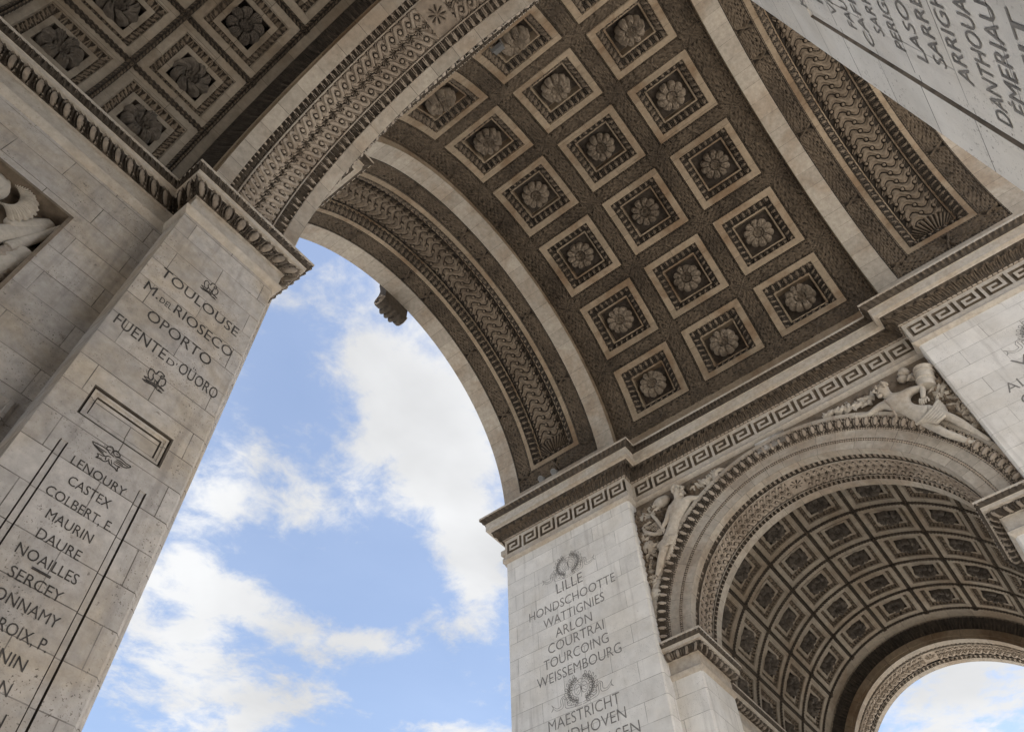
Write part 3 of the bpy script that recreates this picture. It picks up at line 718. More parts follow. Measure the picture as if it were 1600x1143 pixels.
# lower facade string course seen past the far right pier
mb = MB(); 
for dz, pr in ((20.15, .10), (20.35, .22), (20.75, .30)): mb.box((R+.02, YF+.01, dz), (12, YF+pr, dz+.2))
mb.build('string_course', M['plain'], arch, smooth=0)

# names pilaster faces (side passage, left): height field with grooves and a sunk panel
def names_face(sy):   # eps of the doubled lines stays small so that the thin joints keep their width
    xs = lines(-XJ, -(XW+CH), .08, [-9.31, -9.2975, -9.2275, -9.22, -8.27, -8.2625, -8.1925, -8.18]+([-9.332, -9.298, -9.26, -9.22, -9.21, -8.30, -8.29, -8.25, -8.212, -8.20, -8.178] if sy > 0 else []), .004)
    zs = lines(0, 13.45, .2, [8.10]+([8.538, 8.56, 8.572, 8.61, 8.65, 8.66, 8.94, 8.95, 8.99, 9.028, 9.04, 9.062] if sy > 0 else []), .004)
    Z, X = np.meshgrid(zs, xs, indexing='ij'); H = np.zeros_like(X); mi = np.zeros_like(X, int)
    lb = (X > -9.31) & (X < -9.22); rb = (X > -8.27) & (X < -8.18); bar = (Z < 8.10) & (lb | rb)
    core = (np.abs(X+9.2625) < .0345) | (np.abs(X+8.2275) < .0345)
    H = np.where(bar, np.where(core, -.014, -.045), H); mi = np.where(bar & ~core, 1, mi)
    if sy > 0:
        pz = np.minimum(Z-8.56, 9.04-Z); pxx = np.minimum(X+9.31, -8.20-X); e = np.minimum(pz, pxx)
        H = np.where(e > 0, np.where(e < .012, -.06, np.where(e < .05, -.015, np.where(e < .09, -.035, np.where(e < .10, -.075, -.05)))), H)
    if sy > 0: mi = np.where(((e > -.024) & (e < .012)) | ((e > .09) & (e < .10)), 1, mi)
    P = np.stack([X, sy*(A-H) if sy > 0 else -(A-H), Z], -1)
    P[..., 1] = sy*(A-H)
    return grid('names_face', P, [M['wall'], M['crust2']] if sy > 0 else [M['pale'], M['eggs']], PIER[(-1, sy)], mi, uv=np.stack([X, Z], -1), smooth=20)  # near jamb given the paler tone to look lit by the sky
NF = {1: names_face(1), -1: names_face(-1)}
# left passage wall with sunk trophy panel
xs = lines(-20.05, -XJ, .3, [-15.6, -15.54, -10.81, -10.75, -9.78, -9.82, -9.88, -15.9], .004); zs_ = lines(0, 13.5, .3, [9.2, 9.26, 12.10, 12.16, 8.72, 8.66, 8.30, 8.24], .004)
Z, X = np.meshgrid(zs_, xs, indexing='ij')
e = np.minimum(np.minimum(Z-9.2, 12.16-Z), np.minimum(X+15.6, -10.75-X))
e2 = np.minimum(np.minimum(Z-5.0, 8.72-Z), np.minimum(X+15.9, -9.78-X))
H = np.where(e > .06, -.30, np.where(e > 0, .02, 0)); H = np.where(e2 > .10, -.10, np.where(e2 > .04, .05, np.where(e2 > 0, .02, H)))
trw = grid('passage_wall', np.stack([X, YR-H, Z], -1), [M['wall'], M['carved_d']], PIER[(-1, 1)], (e > .05).astype(int), uv=np.stack([X+.4, Z], -1), smooth=20)

# ------------------------------------------------------------------ carved figures
def skin_mesh(name, J, B, root, extra=None, mat=None, parent=None, levels=2):
    """J {joint: (x,y,z,r)}, B bones; one continuous skinned body, plus extra small pieces (fingers, nose) in the same mesh"""
    ks = list(J); me = bpy.data.meshes.new('tmp'); me.from_pydata([J[k][:3] for k in ks], [(ks.index(a), ks.index(b)) for a, b in B], [])
    o = bpy.data.objects.new('tmp', me); COL.objects.link(o)
    md = o.modifiers.new('s', 'SKIN'); md.use_smooth_shade = True
    for i, k in enumerate(ks):
        v = me.skin_vertices[0].data[i]; r = J[k][3]; v.radius = (r, r) if not isinstance(r, tuple) else r; v.use_root = (k == root)
    sb = o.modifiers.new('u', 'SUBSURF'); sb.levels = sb.render_levels = levels
    dg = bpy.context.evaluated_depsgraph_get(); dg.update()
    m2 = bpy.data.meshes.new_from_object(o.evaluated_get(dg))
    V = [tuple(v.co) for v in m2.vertices]; F = [list(p.vertices) for p in m2.polygons]
    bpy.data.objects.remove(o); bpy.data.meshes.remove(me); bpy.data.meshes.remove(m2)
    if extra:
        b = len(V); V += extra.v; F += [[i+b for i in f] for f in extra.f]
    return link(bpy.data.objects.new(name, raw_mesh(name, V, F, mat, smooth=80)), parent)
def blob(mb, c, r, seed=0, amp=.12, fr=3., k=14, flat=None):
    V, F = [], []; n, m = k, k*2
    for i in range(n+1):
        a = PI*i/n
        for j in range(m):
            b = 2*PI*j/m; d = Vector((math.sin(a)*math.cos(b), math.sin(a)*math.sin(b), math.cos(a)))
            w = 1+amp*(math.sin(d.x*fr*2.1+seed)*math.sin(d.y*fr*2.7+seed*2)+.6*math.sin(d.z*fr*4.3+seed*3+d.x*fr*3))
            V.append((c[0]+d.x*r[0]*w, c[1]+d.y*r[1]*w, c[2]+d.z*r[2]*w))
    for i in range(n):
        for j in range(m): F.append([i*m+j, (i+1)*m+j, (i+1)*m+(j+1) % m, i*m+(j+1) % m])
    mb.add(V, F)
XS = XW+.05
def wpt(y, z, d):            # a point d metres in front of the right hand wall
    k = d/18.5; return (XS-d, y-k*(y+3.0), z-k*(z-1.6))
def figure(name, P, side_r, parent):
    J = {k: (*wpt(*v[:3]), v[3]) for k, v in P.items() if len(v) == 4}
    B = [('pelvis', 'waist'), ('waist', 'chest'), ('chest', 'neck'), ('neck', 'head'), ('head', 'crown'),
         ('chest', 'shr'), ('shr', 'elr'), ('elr', 'wrr'), ('wrr', 'har'), ('chest', 'shl'), ('shl', 'ell'), ('ell', 'wrl'), ('wrl', 'hal'),
         ('pelvis', 'hir'), ('hir', 'thr'), ('thr', 'knr'), ('knr', 'car'), ('car', 'anr'), ('anr', 'tor'), ('pelvis', 'hil'), ('hil', 'thl'), ('thl', 'knl'), ('knl', 'cal'), ('cal', 'anl'), ('anl', 'tol')]
    for a, b, c in (('thr', 'hir', 'knr'), ('thl', 'hil', 'knl')):
        J[a] = tuple((J[b][i]+J[c][i])/2 for i in range(3))+(J[b][3]*.5+J[c][3]*.5,)
    for a, b, c in (('car', 'knr', 'anr'), ('cal', 'knl', 'anl')):
        J[a] = tuple(J[b][i]*.68+J[c][i]*.32 for i in range(3))+(J[b][3]*1.02,)
    ex = MB()
    for h, w in (('har', 'wrr'), ('hal', 'wrl')):
        hv = Vector(J[h][:3]); d = (hv-Vector(J[w][:3])).normalized(); u = d.cross(Vector((1, 0, 0))).normalized()
        for q in range(4):
            s = hv+u*(q-1.5)*.052; ln = (.17, .20, .19, .15)[q]
            ex.tube([s, s+d*ln*.55+Vector((-.03, 0, 0)), s+d*ln+Vector((.03, 0, 0))], [.029, .026, .018], 7)
        ex.tube([hv-d*.04+u*.09, hv+d*.05+u*.15, hv+d*.12+u*.16], [.032, .028, .018], 7)
    hd = Vector(J['head'][:3]); f = Vector(P['gaze']).normalized(); upv = (Vector(J['crown'][:3])-Vector(J['neck'][:3])).normalized(); sdv = f.cross(upv).normalized()
    r = J['head'][3]
    ex.tube([hd+f*r*.92+upv*.10, hd+f*(r+.07)-upv*.02, hd+f*r*.9-upv*.05], [.03, .045, .03], 8)
    for s in (-1, 1):
        ex.tube([hd+f*r*.80+upv*.10+sdv*s*.04, hd+f*r*.82+upv*.11+sdv*s*.13], [.035, .03], 7)
        blob(ex, hd+f*r*.86+upv*.05+sdv*s*.085, (.035, .035, .03), 1, 0, 1, 6)
        blob(ex, hd+sdv*s*r*.97, (.045, .045, .07), 2, .05, 2, 7)
        ex.tube([hd+f*r*.93-upv*.115+sdv*s*.0, hd+f*r*.86-upv*.11+sdv*s*.07], [.03, .018], 7)
    blob(ex, hd+f*r*.75-upv*.20, (.075, .075, .06), 3, .05, 2, 8)
    o = skin_mesh('carved_figure', J, B, 'pelvis', ex, M['figure'], parent)
    hb = MB()
    for i in range(34):
        a = random.uniform(0, 2*PI); t = random.uniform(-.2, 1)
        dv = (upv*(t+.25)+(sdv*math.cos(a)-f*abs(math.sin(a))*1.0+f*.35*(1 if t > .6 else 0))*math.sqrt(max(0, 1-t*t*.6))).normalized()
        blob(hb, hd+upv*.05+dv*r*.92, (.062, .062, .062), i, .2, 3, 6)
    hb.build('hair', M['figure'], o, 60)
    return o
def relief_patch(name, y0, y1, z0, z1, fn, parent, mat, base=XS, step=.02):
    Y, Z = np.meshgrid(np.arange(y0, y1+step, step), np.arange(z0, z1+step, step), indexing='ij')
    H, keep = fn(Y, Z)
    return grid(name, np.stack([base-H, Y, Z], -1), [mat], parent, keep=keep, uv=np.stack([Y, Z], -1), smooth=75)
def folds(u, v, seed):
    w = vnoise(u*2.2+seed, v*2.2)*3+vnoise(u*5+seed, v*5+3)*1.1
    return .5+.5*np.sin(u*9+w*5.2+v*2.5)
spr = empty('spandrel_relief', parent=arch); spr['label'] = 'reclining nude reaching left beside a banded quiver block'
figure('r', dict(pelvis=(-4.17, 18.22, .20, 0.232), waist=(-3.95, 18.55, .24, 0.200), chest=(-3.84, 18.98, .27, 0.272), neck=(-3.72, 19.42, .28, 0.126), head=(-3.66, 19.74, .34, 0.221), crown=(-3.72, 19.98, .34, 0.158),
       shr=(-4.26, 19.2, .27, 0.145), elr=(-4.64, 19.12, .33, 0.098), wrr=(-4.52, 18.84, .38, 0.072), har=(-4.46, 18.72, .38, 0.072),
       shl=(-3.40, 19.2, .25, 0.136), ell=(-2.96, 19.1, .24, 0.093), wrl=(-2.46, 19.36, .2, 0.064), hal=(-2.32, 19.44, .18, 0.064),
       hir=(-4.42, 18.22, .27, 0.170), knr=(-4.78, 17.58, .36, 0.124), anr=(-5.06, 16.72, .24, 0.077), tor=(-5.17, 16.36, .24, 0.063),
       hil=(-4.12, 17.96, .24, 0.163), knl=(-4.38, 17.26, .30, 0.116), anl=(-4.78, 16.58, .17, 0.072), tol=(-5.0, 16.45, .18, 0.059), gaze=(-.55, .8, -.1)), 1, spr)
qv = MB(); a_, b_ = wpt(-4.97, 19.74, .25), wpt(-4.74, 19.02, .25)
av, bv = Vector(a_), Vector(b_); pr = [av+(bv-av)*t for t in (0, .04, .08, .22, .25, .28, .6, .63, .66, 1)]
qv.tube(pr, [.27, .30, .27, .26, .29, .26, .25, .28, .25, .24], 18); qv.build('quiver', M['figure'], spr)
st = MB(); pts = [wpt(y, z, d) for y, z, d in ((-3.56, 19.35, .45), (-3.62, 19.0, .60), (-3.60, 18.62, .50), (-3.5, 18.4, .3))]; st.tube(pts, .03, 8); st.build('strap', M['carved'], spr)
dr = MB()
for i in range(6):
    o_ = i*.045; dr.tube([wpt(-3.92-o_*1.4, 17.98-o_*.3, .30), wpt(-4.15-o_, 18.02-o_*1.5, .47), wpt(-4.5-o_*.6, 18.2-o_*1.8, .46), wpt(-4.78, 18.42-o_*2, .2)], [.05, .055, .055, .05], 8)
dr.build('loincloth', M['figure'], spr, 80)
for i, (y, z, r) in enumerate(((-2.28, 19.78, .13), (-2.6, 19.86, .11), (-2.02, 19.92, .09), (-4.45, 19.98, .16), (-4.32, 19.78, .13))): sm_ = MB(); blob(sm_, wpt(y, z, .12), (r, r*1.1, r), i, .12, 2.5, 9); sm_.build('trophy', M['figure'], spr, 80)
def patch_r(Y, Z):
    rr = np.sqrt(Y**2+(Z-ZL[1])**2); far = np.clip((-Y-4.35)/.5, 0, 1)
    wing = np.exp(-((Y+2.8)/.75)**2-((Z-19.68+.12*(Y+2.8))/.22)**2)
    m = np.maximum(far*np.clip((Z-16.3)/.5, 0, 1)*np.clip((19.75-Z)/.3, 0, 1), wing)
    H = .02+m*(.05+.19*folds(Y*.8+Z*.4, Z*1.2-Y, 3.)+.07*folds(Y*2.2, Z*2.4, 8.))
    return H, (rr > 5.36) & (m > .02)
relief_patch('drapery', -5.19, -1.1, 16.2, 20.1, patch_r, spr, M['carved_d'])
spl = empty('spandrel_relief', parent=arch); spl['label'] = 'leaning nude pointing right with a lyre under the arm'
figure('l', dict(pelvis=(4.14, 18.52, .22, 0.224), waist=(3.90, 18.86, .25, 0.192), chest=(3.62, 19.2, .28, 0.264), neck=(3.58, 19.6, .30, 0.126), head=(3.52, 19.92, .36, 0.221), crown=(3.50, 20.16, .36, 0.158),
       shr=(3.22, 19.42, .25, 0.136), elr=(2.98, 19.28, .22, 0.093), wrr=(2.74, 19.24, .18, 0.064), har=(2.62, 19.22, .16, 0.060),
       shl=(3.92, 19.42, .28, 0.136), ell=(4.18, 19.02, .36, 0.093), wrl=(4.38, 18.84, .36, 0.068), hal=(4.46, 18.76, .36, 0.064),
       hir=(4.28, 18.36, .25, 0.163), knr=(4.60, 17.86, .38, 0.124), anr=(4.98, 17.06, .22, 0.077), tor=(5.15, 16.90, .24, 0.063),
       hil=(4.05, 18.28, .22, 0.148), knl=(4.30, 17.78, .2, 0.112), anl=(4.76, 17.12, .14, 0.072), tol=(4.9, 16.95, .14, 0.059), gaze=(-.6, -.75, -.2)), 1, spl)
ly = MB()
ly.tube([wpt(*p) for p in ((4.66, 19.55, .3), (4.52, 19.2, .34), (4.36, 18.68, .34))], [.055, .06, .06], 9)
ly.tube([wpt(*p) for p in ((4.44, 18.62, .32), (4.75, 18.72, .3), (5.02, 18.95, .26), (5.08, 19.15, .24), (4.95, 19.25, .22), (4.62, 19.3, .24))], [.06, .07, .08, .07, .06, .05], 9)
for i in range(8): ly.tube([wpt(4.47+i*.012, 18.78+i*.055, .31), wpt(4.60+i*.06, 18.74+i*.055, .27)], .014, 6)
ly.build('lyre', M['figure'], spl)
for i, (y, z, d, r, am, k) in enumerate(((4.22, 19.86, .16, (.14, .34, .22), .04, 12), (5.0, 18.3, .16, (.16, .24, .27), .03, 12), (4.95, 19.55, .14, (.14, .18, .2), .15, 10), (2.12, 19.74, .16, (.12, .14, .3), .05, 10),
                                     (2.42, 19.68, .14, (.12, .12, .16), .12, 10), (5.12, 16.5, .16, (.14, .2, .26), .06, 10), (1.95, 19.95, .1, (.07, .09, .08), .15, 9))):
    tb = MB(); blob(tb, wpt(y, z, d), r, i+3, am, 2.5, k); tb.build('trophy', M['figure'], spl, 80)
lc = MB()
for i in range(5):
    o_ = i*.045; lc.tube([wpt(4.0+o_, 18.22-o_, .3), wpt(4.2+o_, 18.32-o_*1.2, .46), wpt(4.5+o_*.5, 18.3-o_*1.4, .4), wpt(4.7, 18.2-o_, .2)], .05, 8)
lc.build('loincloth', M['figure'], spl, 80)
def patch_l(Y, Z):
    rr = np.sqrt(Y**2+(Z-ZL[1])**2); far = np.clip((Y-3.95)/.5, 0, 1)
    wing = np.exp(-((Y-2.75)/.6)**2-((Z-19.68-.1*(Y-2.75))/.24)**2)
    m = np.maximum(far*np.clip((Z-16.2)/.5, 0, 1)*np.clip((20.0-Z)/.3, 0, 1), wing)
    H = .02+m*(.05+.19*folds(-Y*.8+Z*.4, Z*1.2+Y, 5.)+.07*folds(Y*2.2, Z*2.4, 1.))
    return H, (rr > 5.36) & (m > .02)
relief_patch('drapery', 1.2, 5.19, 16.2, 20.1, patch_l, spl, M['carved_d'])
def foliage(parent, paths, seed):
    rg = random.Random(seed)
    for pts in paths:
        mb = MB(); n = len(pts)-1
        for i in range(int(26*n)):
            t = rg.random()*n; k = min(int(t), n-1); f = t-k; y, z = (pts[k][j]+(pts[k+1][j]-pts[k][j])*f for j in (0, 1)); w = pts[k][2]
            y += rg.uniform(-w, w); z += rg.uniform(-w, w); a = rg.uniform(0, 2*PI); ln = rg.uniform(.10, .20); d = rg.uniform(.08, .24)
            c = Vector(wpt(y, z, d)); u = Vector((rg.uniform(-.4, .1), math.cos(a), math.sin(a))).normalized(); v = u.cross(Vector((1, 0, 0))).normalized()
            V = []; F = []
            for q in range(7):
                g = -1+2*q/6; wd = ln*.38*math.sqrt(max(0, 1-g*g))*(1-.25*g); b = c+u*g*ln+Vector((-.05*(1-g*g), 0, 0))
                V += [b-v*wd+Vector((.035, 0, 0)), b+Vector((-.022, 0, 0)), b+v*wd+Vector((.035, 0, 0))]
            for q in range(6): F += [[q*3, q*3+1, q*3+4, q*3+3], [q*3+1, q*3+2, q*3+5, q*3+4]]
            mb.add(V, F)
        mb.build('foliage', M['figure'], parent, 50)
foliage(spr, [[(-1.9, 19.9, .04), (-2.4, 19.82, .08), (-2.9, 19.66, .14), (-3.3, 19.72, .14)], [(-4.55, 19.8, .12), (-5.05, 19.0, .12), (-5.1, 17.9, .10), (-5.15, 16.9, .06)], [(-4.9, 18.9, .14), (-4.95, 18.1, .12)]], 5)
foliage(spl, [[(1.9, 19.92, .04), (2.4, 19.86, .08), (2.95, 19.76, .15)], [(4.5, 19.7, .18), (5.0, 19.6, .14), (5.1, 18.6, .08), (5.12, 17.4, .08), (5.14, 16.4, .06)], [(4.7, 18.3, .14), (4.95, 17.8, .12)]], 9)
# trophy of arms in the sunk panel of the left passage
trp = empty('trophy_relief', parent=arch, loc=(0, 0, -.2)); trp.scale = (1, .62, 1); trp.location.y = (YR+.30)*.38; trp['label'] = 'sunk panel with crested helmet, shields and cannon'
YB = YR+.30
hm = MB(); blob(hm, (-11.76, YB-.14, 12.06), (.24, .22, .27), 1, .0, 1, 18); hm.tube([(-11.66, YB-.2, 12.30), (-11.60, YB-.3, 12.12), (-11.60, YB-.3, 11.95), (-11.66, YB-.2, 11.80)], [.035, .04, .04, .035], 8)
hm.tube([(-12.05, YB-.2, 11.98), (-11.9, YB-.34, 11.82), (-11.72, YB-.3, 11.76)], [.03, .035, .03], 8); hl = hm.build('helmet', M['figure'], trp, 60)
T, Rr = np.meshgrid(np.linspace(rad(108), rad(-62), 520), np.linspace(0, 1, 24), indexing='ij')
k = frac((T/rad(170))*34); rad_ = .30+.26*Rr*(1+.06*np.sin(T*31)); hh = .20+.14*np.sin(PI*np.clip(Rr, 0, 1)**.8)+.06*np.abs(np.sin(PI*k))
grid('crest', np.stack([-11.68+rad_*np.cos(T+.25*Rr), YB-hh, 12.02+rad_*np.sin(T+.25*Rr)], -1), [M['figure']], hl, smooth=80)
def capsule(mb, a, b, r, d): mb.tube([(a[0], YB-d, a[1]), (a[0]+(b[0]-a[0])*.06, YB-d, a[1]+(b[1]-a[1])*.06), (a[0]+(b[0]-a[0])*.92, YB-d, a[1]+(b[1]-a[1])*.92), (a[0]+(b[0]-a[0])*.98, YB-d, a[1]+(b[1]-a[1])*.98), b and (b[0], YB-d, b[1])], [r*.8, r, r, r*.7, r*.2], 16)
m_ = MB(); capsule(m_, (-11.25, 11.62), (-10.86, 12.22), .13, .10); m_.build('tablet', M['figure'], trp, 70)
m_ = MB(); capsule(m_, (-11.5, 10.95), (-10.84, 12.04), .15, .08); m_.build('shield', M['figure'], trp, 70)
m_ = MB(); m_.tube([(-11.05, YB-.16, 11.22), (-10.73, YB-.18, 12.30)], [.085, .075], 12); m_.build('baton', M['figure'], trp)
m_ = MB(); pa, pb = Vector((-11.35, YB-.16, 9.6)), Vector((-10.80, YB-.16, 11.30)); m_.tube([pa+(pb-pa)*t for t in (0, .3, .32, .36, .8, .83, .87, .96, 1, 1)], [.2, .18, .21, .18, .155, .18, .155, .17, .19, .10], 18); m_.build('cannon', M['figure'], trp)
m_ = MB()
for i in range(16): blob(m_, (-11.1+random.uniform(-.22, .22), YB-.12-random.random()*.1, 10.9+random.uniform(-.3, .3)), (.10, .09, .10), i, .2, 3, 8)
for i in range(10): blob(m_, (-12.1-random.random()*2.8, YB-.1, 10.2+random.random()*1.5), (.3, .12, .3), i, .08, 2, 12)
m_.build('foliage', M['carved'], trp, 80)
m_ = MB()
for a in (-.6, .2, .75): m_.tube([(-13.2-math.sin(a)*1.3, YB-.15, 10.7-math.cos(a)*1.3), (-13.2+math.sin(a)*1.3, YB-.15, 10.7+math.cos(a)*1.3)], .05, 8)
m_.build('spear', M['figure'], trp)
# keystone console on the far facade
kb = MB(); kz = (28.25, 30.6)
prof = []                                                          # side outline (y outwards, z): two volutes
for i in range(28):
    a = rad(200)+rad(430)*i/27; r = .33*(1-.62*i/27); prof.append((YF+.34+r*math.cos(a), 29.0+r*math.sin(a)))
outl = [(YF+.02, 29.03), (YF+.18, 28.90), (YF+.42, 28.90), (YF+.60, 29.06), (YF+.68, 29.33), (YF+.62, 29.58), (YF+.48, 29.73), (YF+.43, 29.98), (YF+.5, 30.33), (YF+.58, 30.63), (YF+.55, 30.98), (YF+.36, 31.23), (YF+.02, 31.28)]
for (xa, xb, g) in ((-.66, -.44, 0), (-.44, .44, -.05), (.44, .66, 0)):
    V = [(xa, y+(g if y > YF+.1 else 0), z) for y, z in outl]+[(xb, y+(g if y > YF+.1 else 0), z) for y, z in outl]; n = len(outl)
    kb.add(V, [list(range(n)), list(range(n, 2*n))[::-1]]+[[i, i+n, (i+1) % n+n, (i+1) % n] for i in range(n)])
for x in (-.26, 0, .26): kb.tube([(x, YF+.06, 28.98), (x, YF+.35, 28.88), (x, YF+.58, 29.02), (x, YF+.66, 29.33)], [.08, .11, .11, .08], 9)
ky = kb.build('keystone', M['crust2'], arch, 50); 
for s in (-1, 1):
    vb = MB(); vb.tube([(s*.67, y, z+.28) for y, z in prof], [.05]*len(prof), 8); vb.build('volute', M['eggs'], ky)
ky['label'] = 'scrolled keystone console of the far opening'
# floodlights: things of their own
def flood(loc, label, group):
    t = empty('floodlight', label, 'floodlight', loc=loc, group=group)
    d = Vector((-.75, -.15, -.65)).normalized(); b = MB(); b.tube([-d*.02, d*.05, d*.16], [.04, .10, .115], 18); b.build('housing', M['lampgrey'], t)
    b = MB(); b.tube([d*.161, d*.175], [.10, .095], 18); b.build('lens', M['glass'], t)
    b = MB(); b.tube([(0, -.12, .02), (0, -.12, -.12), (0, .12, -.12), (0, .12, .02)], .014, 6); b.build('bracket', M['lampgrey'], t)
flood((6.50, 8.17, 22.52), 'round floodlight on the far cornice ledge, nearer the sky opening', 'floodlights on the cornice')
flood((6.50, 7.58, 22.52), 'round floodlight on the far cornice ledge, nearer the coffers', 'floodlights on the cornice')
t = empty('floodlight', 'flat square grey floodlight fixed against the vault coffers', 'floodlight', loc=(-5.93, .43, 26.72)); nrm = Vector((.80, 0, -.60)); tx = Vector((0, 1, 0)); ty = nrm.cross(tx)
t.matrix_world = Matrix(((tx.x, ty.x, nrm.x, -5.93), (tx.y, ty.y, nrm.y, .43), (tx.z, ty.z, nrm.z, 26.72), (0, 0, 0, 1)))
b = MB(); b.box((-.17, -.17, -.06), (.17, .17, .05)); b.build('housing', M['lampgrey'], t, 0)
b = MB(); b.box((-.155, -.155, .051), (.155, .155, .058)); b.build('lens', M['glass'], t, 0)
for x in (-.2, .2): b = MB(); b.tube([(x, 0, 0), (x, 0, -.35)], .015, 6); b.build('bracket', M['lampgrey'], t)

# ------------------------------------------------------------------ inscriptions
def text_verts(s, weight=0.):
    c = bpy.data.curves.new('t', 'FONT'); c.body = s; c.size = 1; c.offset = weight; c.resolution_u = 3
    o = bpy.data.objects.new('t', c); COL.objects.link(o); dg = bpy.context.evaluated_depsgraph_get(); dg.update()
    m = bpy.data.meshes.new_from_object(o.evaluated_get(dg)); V = np.array([v.co[:] for v in m.vertices]); F = [list(p.vertices) for p in m.polygons]
    bpy.data.objects.remove(o); bpy.data.curves.remove(c); bpy.data.meshes.remove(m); return V, F
CAP = text_verts('H')[0][:, 1].max()
def inscription(lines_, mat, parent, weight=0.):
    """lines_: (text, map (u, v) -> xyz, u0, u1, baseline, cap height)"""
    for s, fn, u0, u1, z, h in lines_:
        V, F = text_verts(s, weight); a, b = V[:, 0].min(), V[:, 0].max()
        U = u0+(V[:, 0]-a)/(b-a)*(u1-u0); Zv = z+V[:, 1]/CAP*h
        me = raw_mesh('inscription', [fn(u, v) for u, v in zip(U, Zv)], F, mat, smooth=0); link(bpy.data.objects.new('inscription', me), parent)
fL = lambda u, v: (u, A-.004, v)
fR = lambda u, v: (u, -A+.004, v)
fP = lambda u, v: (R-.005, u, v)
big = [('TOULOUSE', -9.46, -8.02, 11.61), ('RIOSECO', -9.02, -7.97, 11.10), ('OPORTO', -9.29, -8.20, 10.635), ('FUENTE', -9.59, -8.79, 10.15), ("D'", -8.75, -8.60, 10.15), ('OÑORO', -8.56, -7.91, 10.15)]
L = [(s, fL, a, b, z, .215 if s != "D'" else .12) for s, a, b, z in big]
L = [(('OÜORO' if s == 'OÑORO' else s), *r) for s, *r in L]
L += [('M.', fL, -9.53, -9.29, 11.10, .215), ('DEL', fL, -9.26, -9.06, 11.10, .12)]
inscription(L, M['ink'], NF[1])
names = [('LENOURY', .345), ('CASTEX', .26), ('COLBERT, E.', .40), ('MAURIN', .265), ('DAURE', .245), ('NOAILLES', .335), ('SERCEY', .28), ('BONNAMY', .37), ('LACROIX, P.', .385), ('GUÉNIN', .285), ('GUYON', .265), ('VICHERIN', .345), ('LAGRANGE', .37), ('HAXO', .2)]
inscription([(s, fL, -8.746-w, -8.746+w, 7.882-.2475*i, .122) for i, (s, w) in enumerate(names)], M['ink'], NF[1])
mb = MB(); mb.box((-8.86, A-.012, 6.575), (-8.66, A-.002, 6.598)); mb.build('underline', M['ink'], NF[1], 0)
rnames = [('KELLERMANN', .47), ('RICARD', .33), ('RIVAUD', .31), ('VALENCE', .36), ('FAUCONNET', .38), ('CAFFARELLI', .46), ('SARRAZIN', .29), ('PERIGNON', .32), ('LASOUR', .31), ('SARRET', .27), ('ARRIGHI', .29), ('DANTHOUARD', .44), ('ÉMERIAU', .30), ('PETIT', .32), ('MISSIESSY', .36), ('COSMAO', .3)]
rz = [8.10, 7.84, 7.55, 7.30, 7.0, 6.76, 6.48, 6.21, 5.93, 5.69, 5.43, 5.17, 4.95, 4.70, 4.45, 4.2]
inscription([(s, fR, -8.746+w, -8.746-w, z-.03, .135) for (s, w), z in zip(rnames, rz)], M['letter'], NF[-1])
lil = [('LILLE', 8.47, 7.41, 17.84, .40), ('HONDSCHOOTTE', 9.66, 6.20, 17.26, .34), ('WATTIGNIES', 9.10, 6.70, 16.74, .34), ('ARLON', 8.66, 7.24, 16.23, .34), ('COURTRAI', 8.99, 6.86, 15.77, .34), ('TOURCOING', 9.20, 6.76, 15.27, .34), ('WEISSEMBOURG', 9.50, 6.38, 14.77, .34), ('MAESTRICHT', 9.18, 6.68, 13.28, .34), ('EINDHOVEN', 9.1, 6.56, 12.80, .34), ('GELDERMALSEN', 9.6, 6.2, 12.28, .34), ('ALKMAER', 8.9, 6.8, 11.78, .34)]
inscription([(s, fP, a, b, z, h) for s, a, b, z, h in lil], M['letter'], PIER[(1, 1)], -.007)
inscription([('VALMY', fP, -6.75, -8.95, 17.72, .34), ('ALTENKIRCHEN', fP, -6.2, -9.6, 17.08, .34), ('CASTIGLIONE', fP, -6.3, -9.5, 16.5, .34), ('GENES', fP, -7.2, -8.6, 15.9, .34), ('LOANO', fP, -7.1, -8.7, 15.3, .34)], M['letter'], PIER[(1, -1)], -.007)
inscription([('MARENGO', lambda u, v: (XW-.205, u, v), .36, -.38, 19.70, .11)], M['letter'], arch)
def strokes(name, polys, fn, w, mat, parent):
    V, F = [], []
    for q in polys:
        q = np.array(q, float)
        if len(q) > 2:                                              # smooth the polyline
            t = np.arange(len(q)); tt = np.linspace(0, len(q)-1, (len(q)-1)*4+1); p = np.empty((len(tt), 2))
            for c in (0, 1):
                qp = np.r_[2*q[0, c]-q[1, c], q[:, c], 2*q[-1, c]-q[-2, c]]
                i = np.minimum(tt.astype(int), len(q)-2); f = tt-i; a, b, d, e = qp[i], qp[i+1], qp[i+2], qp[i+3]
                p[:, c] = .5*(2*b+(d-a)*f+(2*a-5*b+4*d-e)*f**2+(3*b-a-3*d+e)*f**3)
            q = p
        d = np.gradient(q, axis=0); n = np.stack([-d[:, 1], d[:, 0]], -1); n /= np.maximum(np.linalg.norm(n, axis=1, keepdims=True), 1e-9)
        taper = w/2*(.55+.45*np.sin(PI*np.linspace(.08, .92, len(q))))[:, None]
        b = len(V)
        for l_, r_ in zip(q+n*taper, q-n*taper): V += [fn(*l_), fn(*r_)]
        F += [[b+2*i, b+2*i+1, b+2*i+3, b+2*i+2] for i in range(len(q)-1)]
    return link(bpy.data.objects.new(name, raw_mesh(name, V, F, mat, smooth=0)), parent)
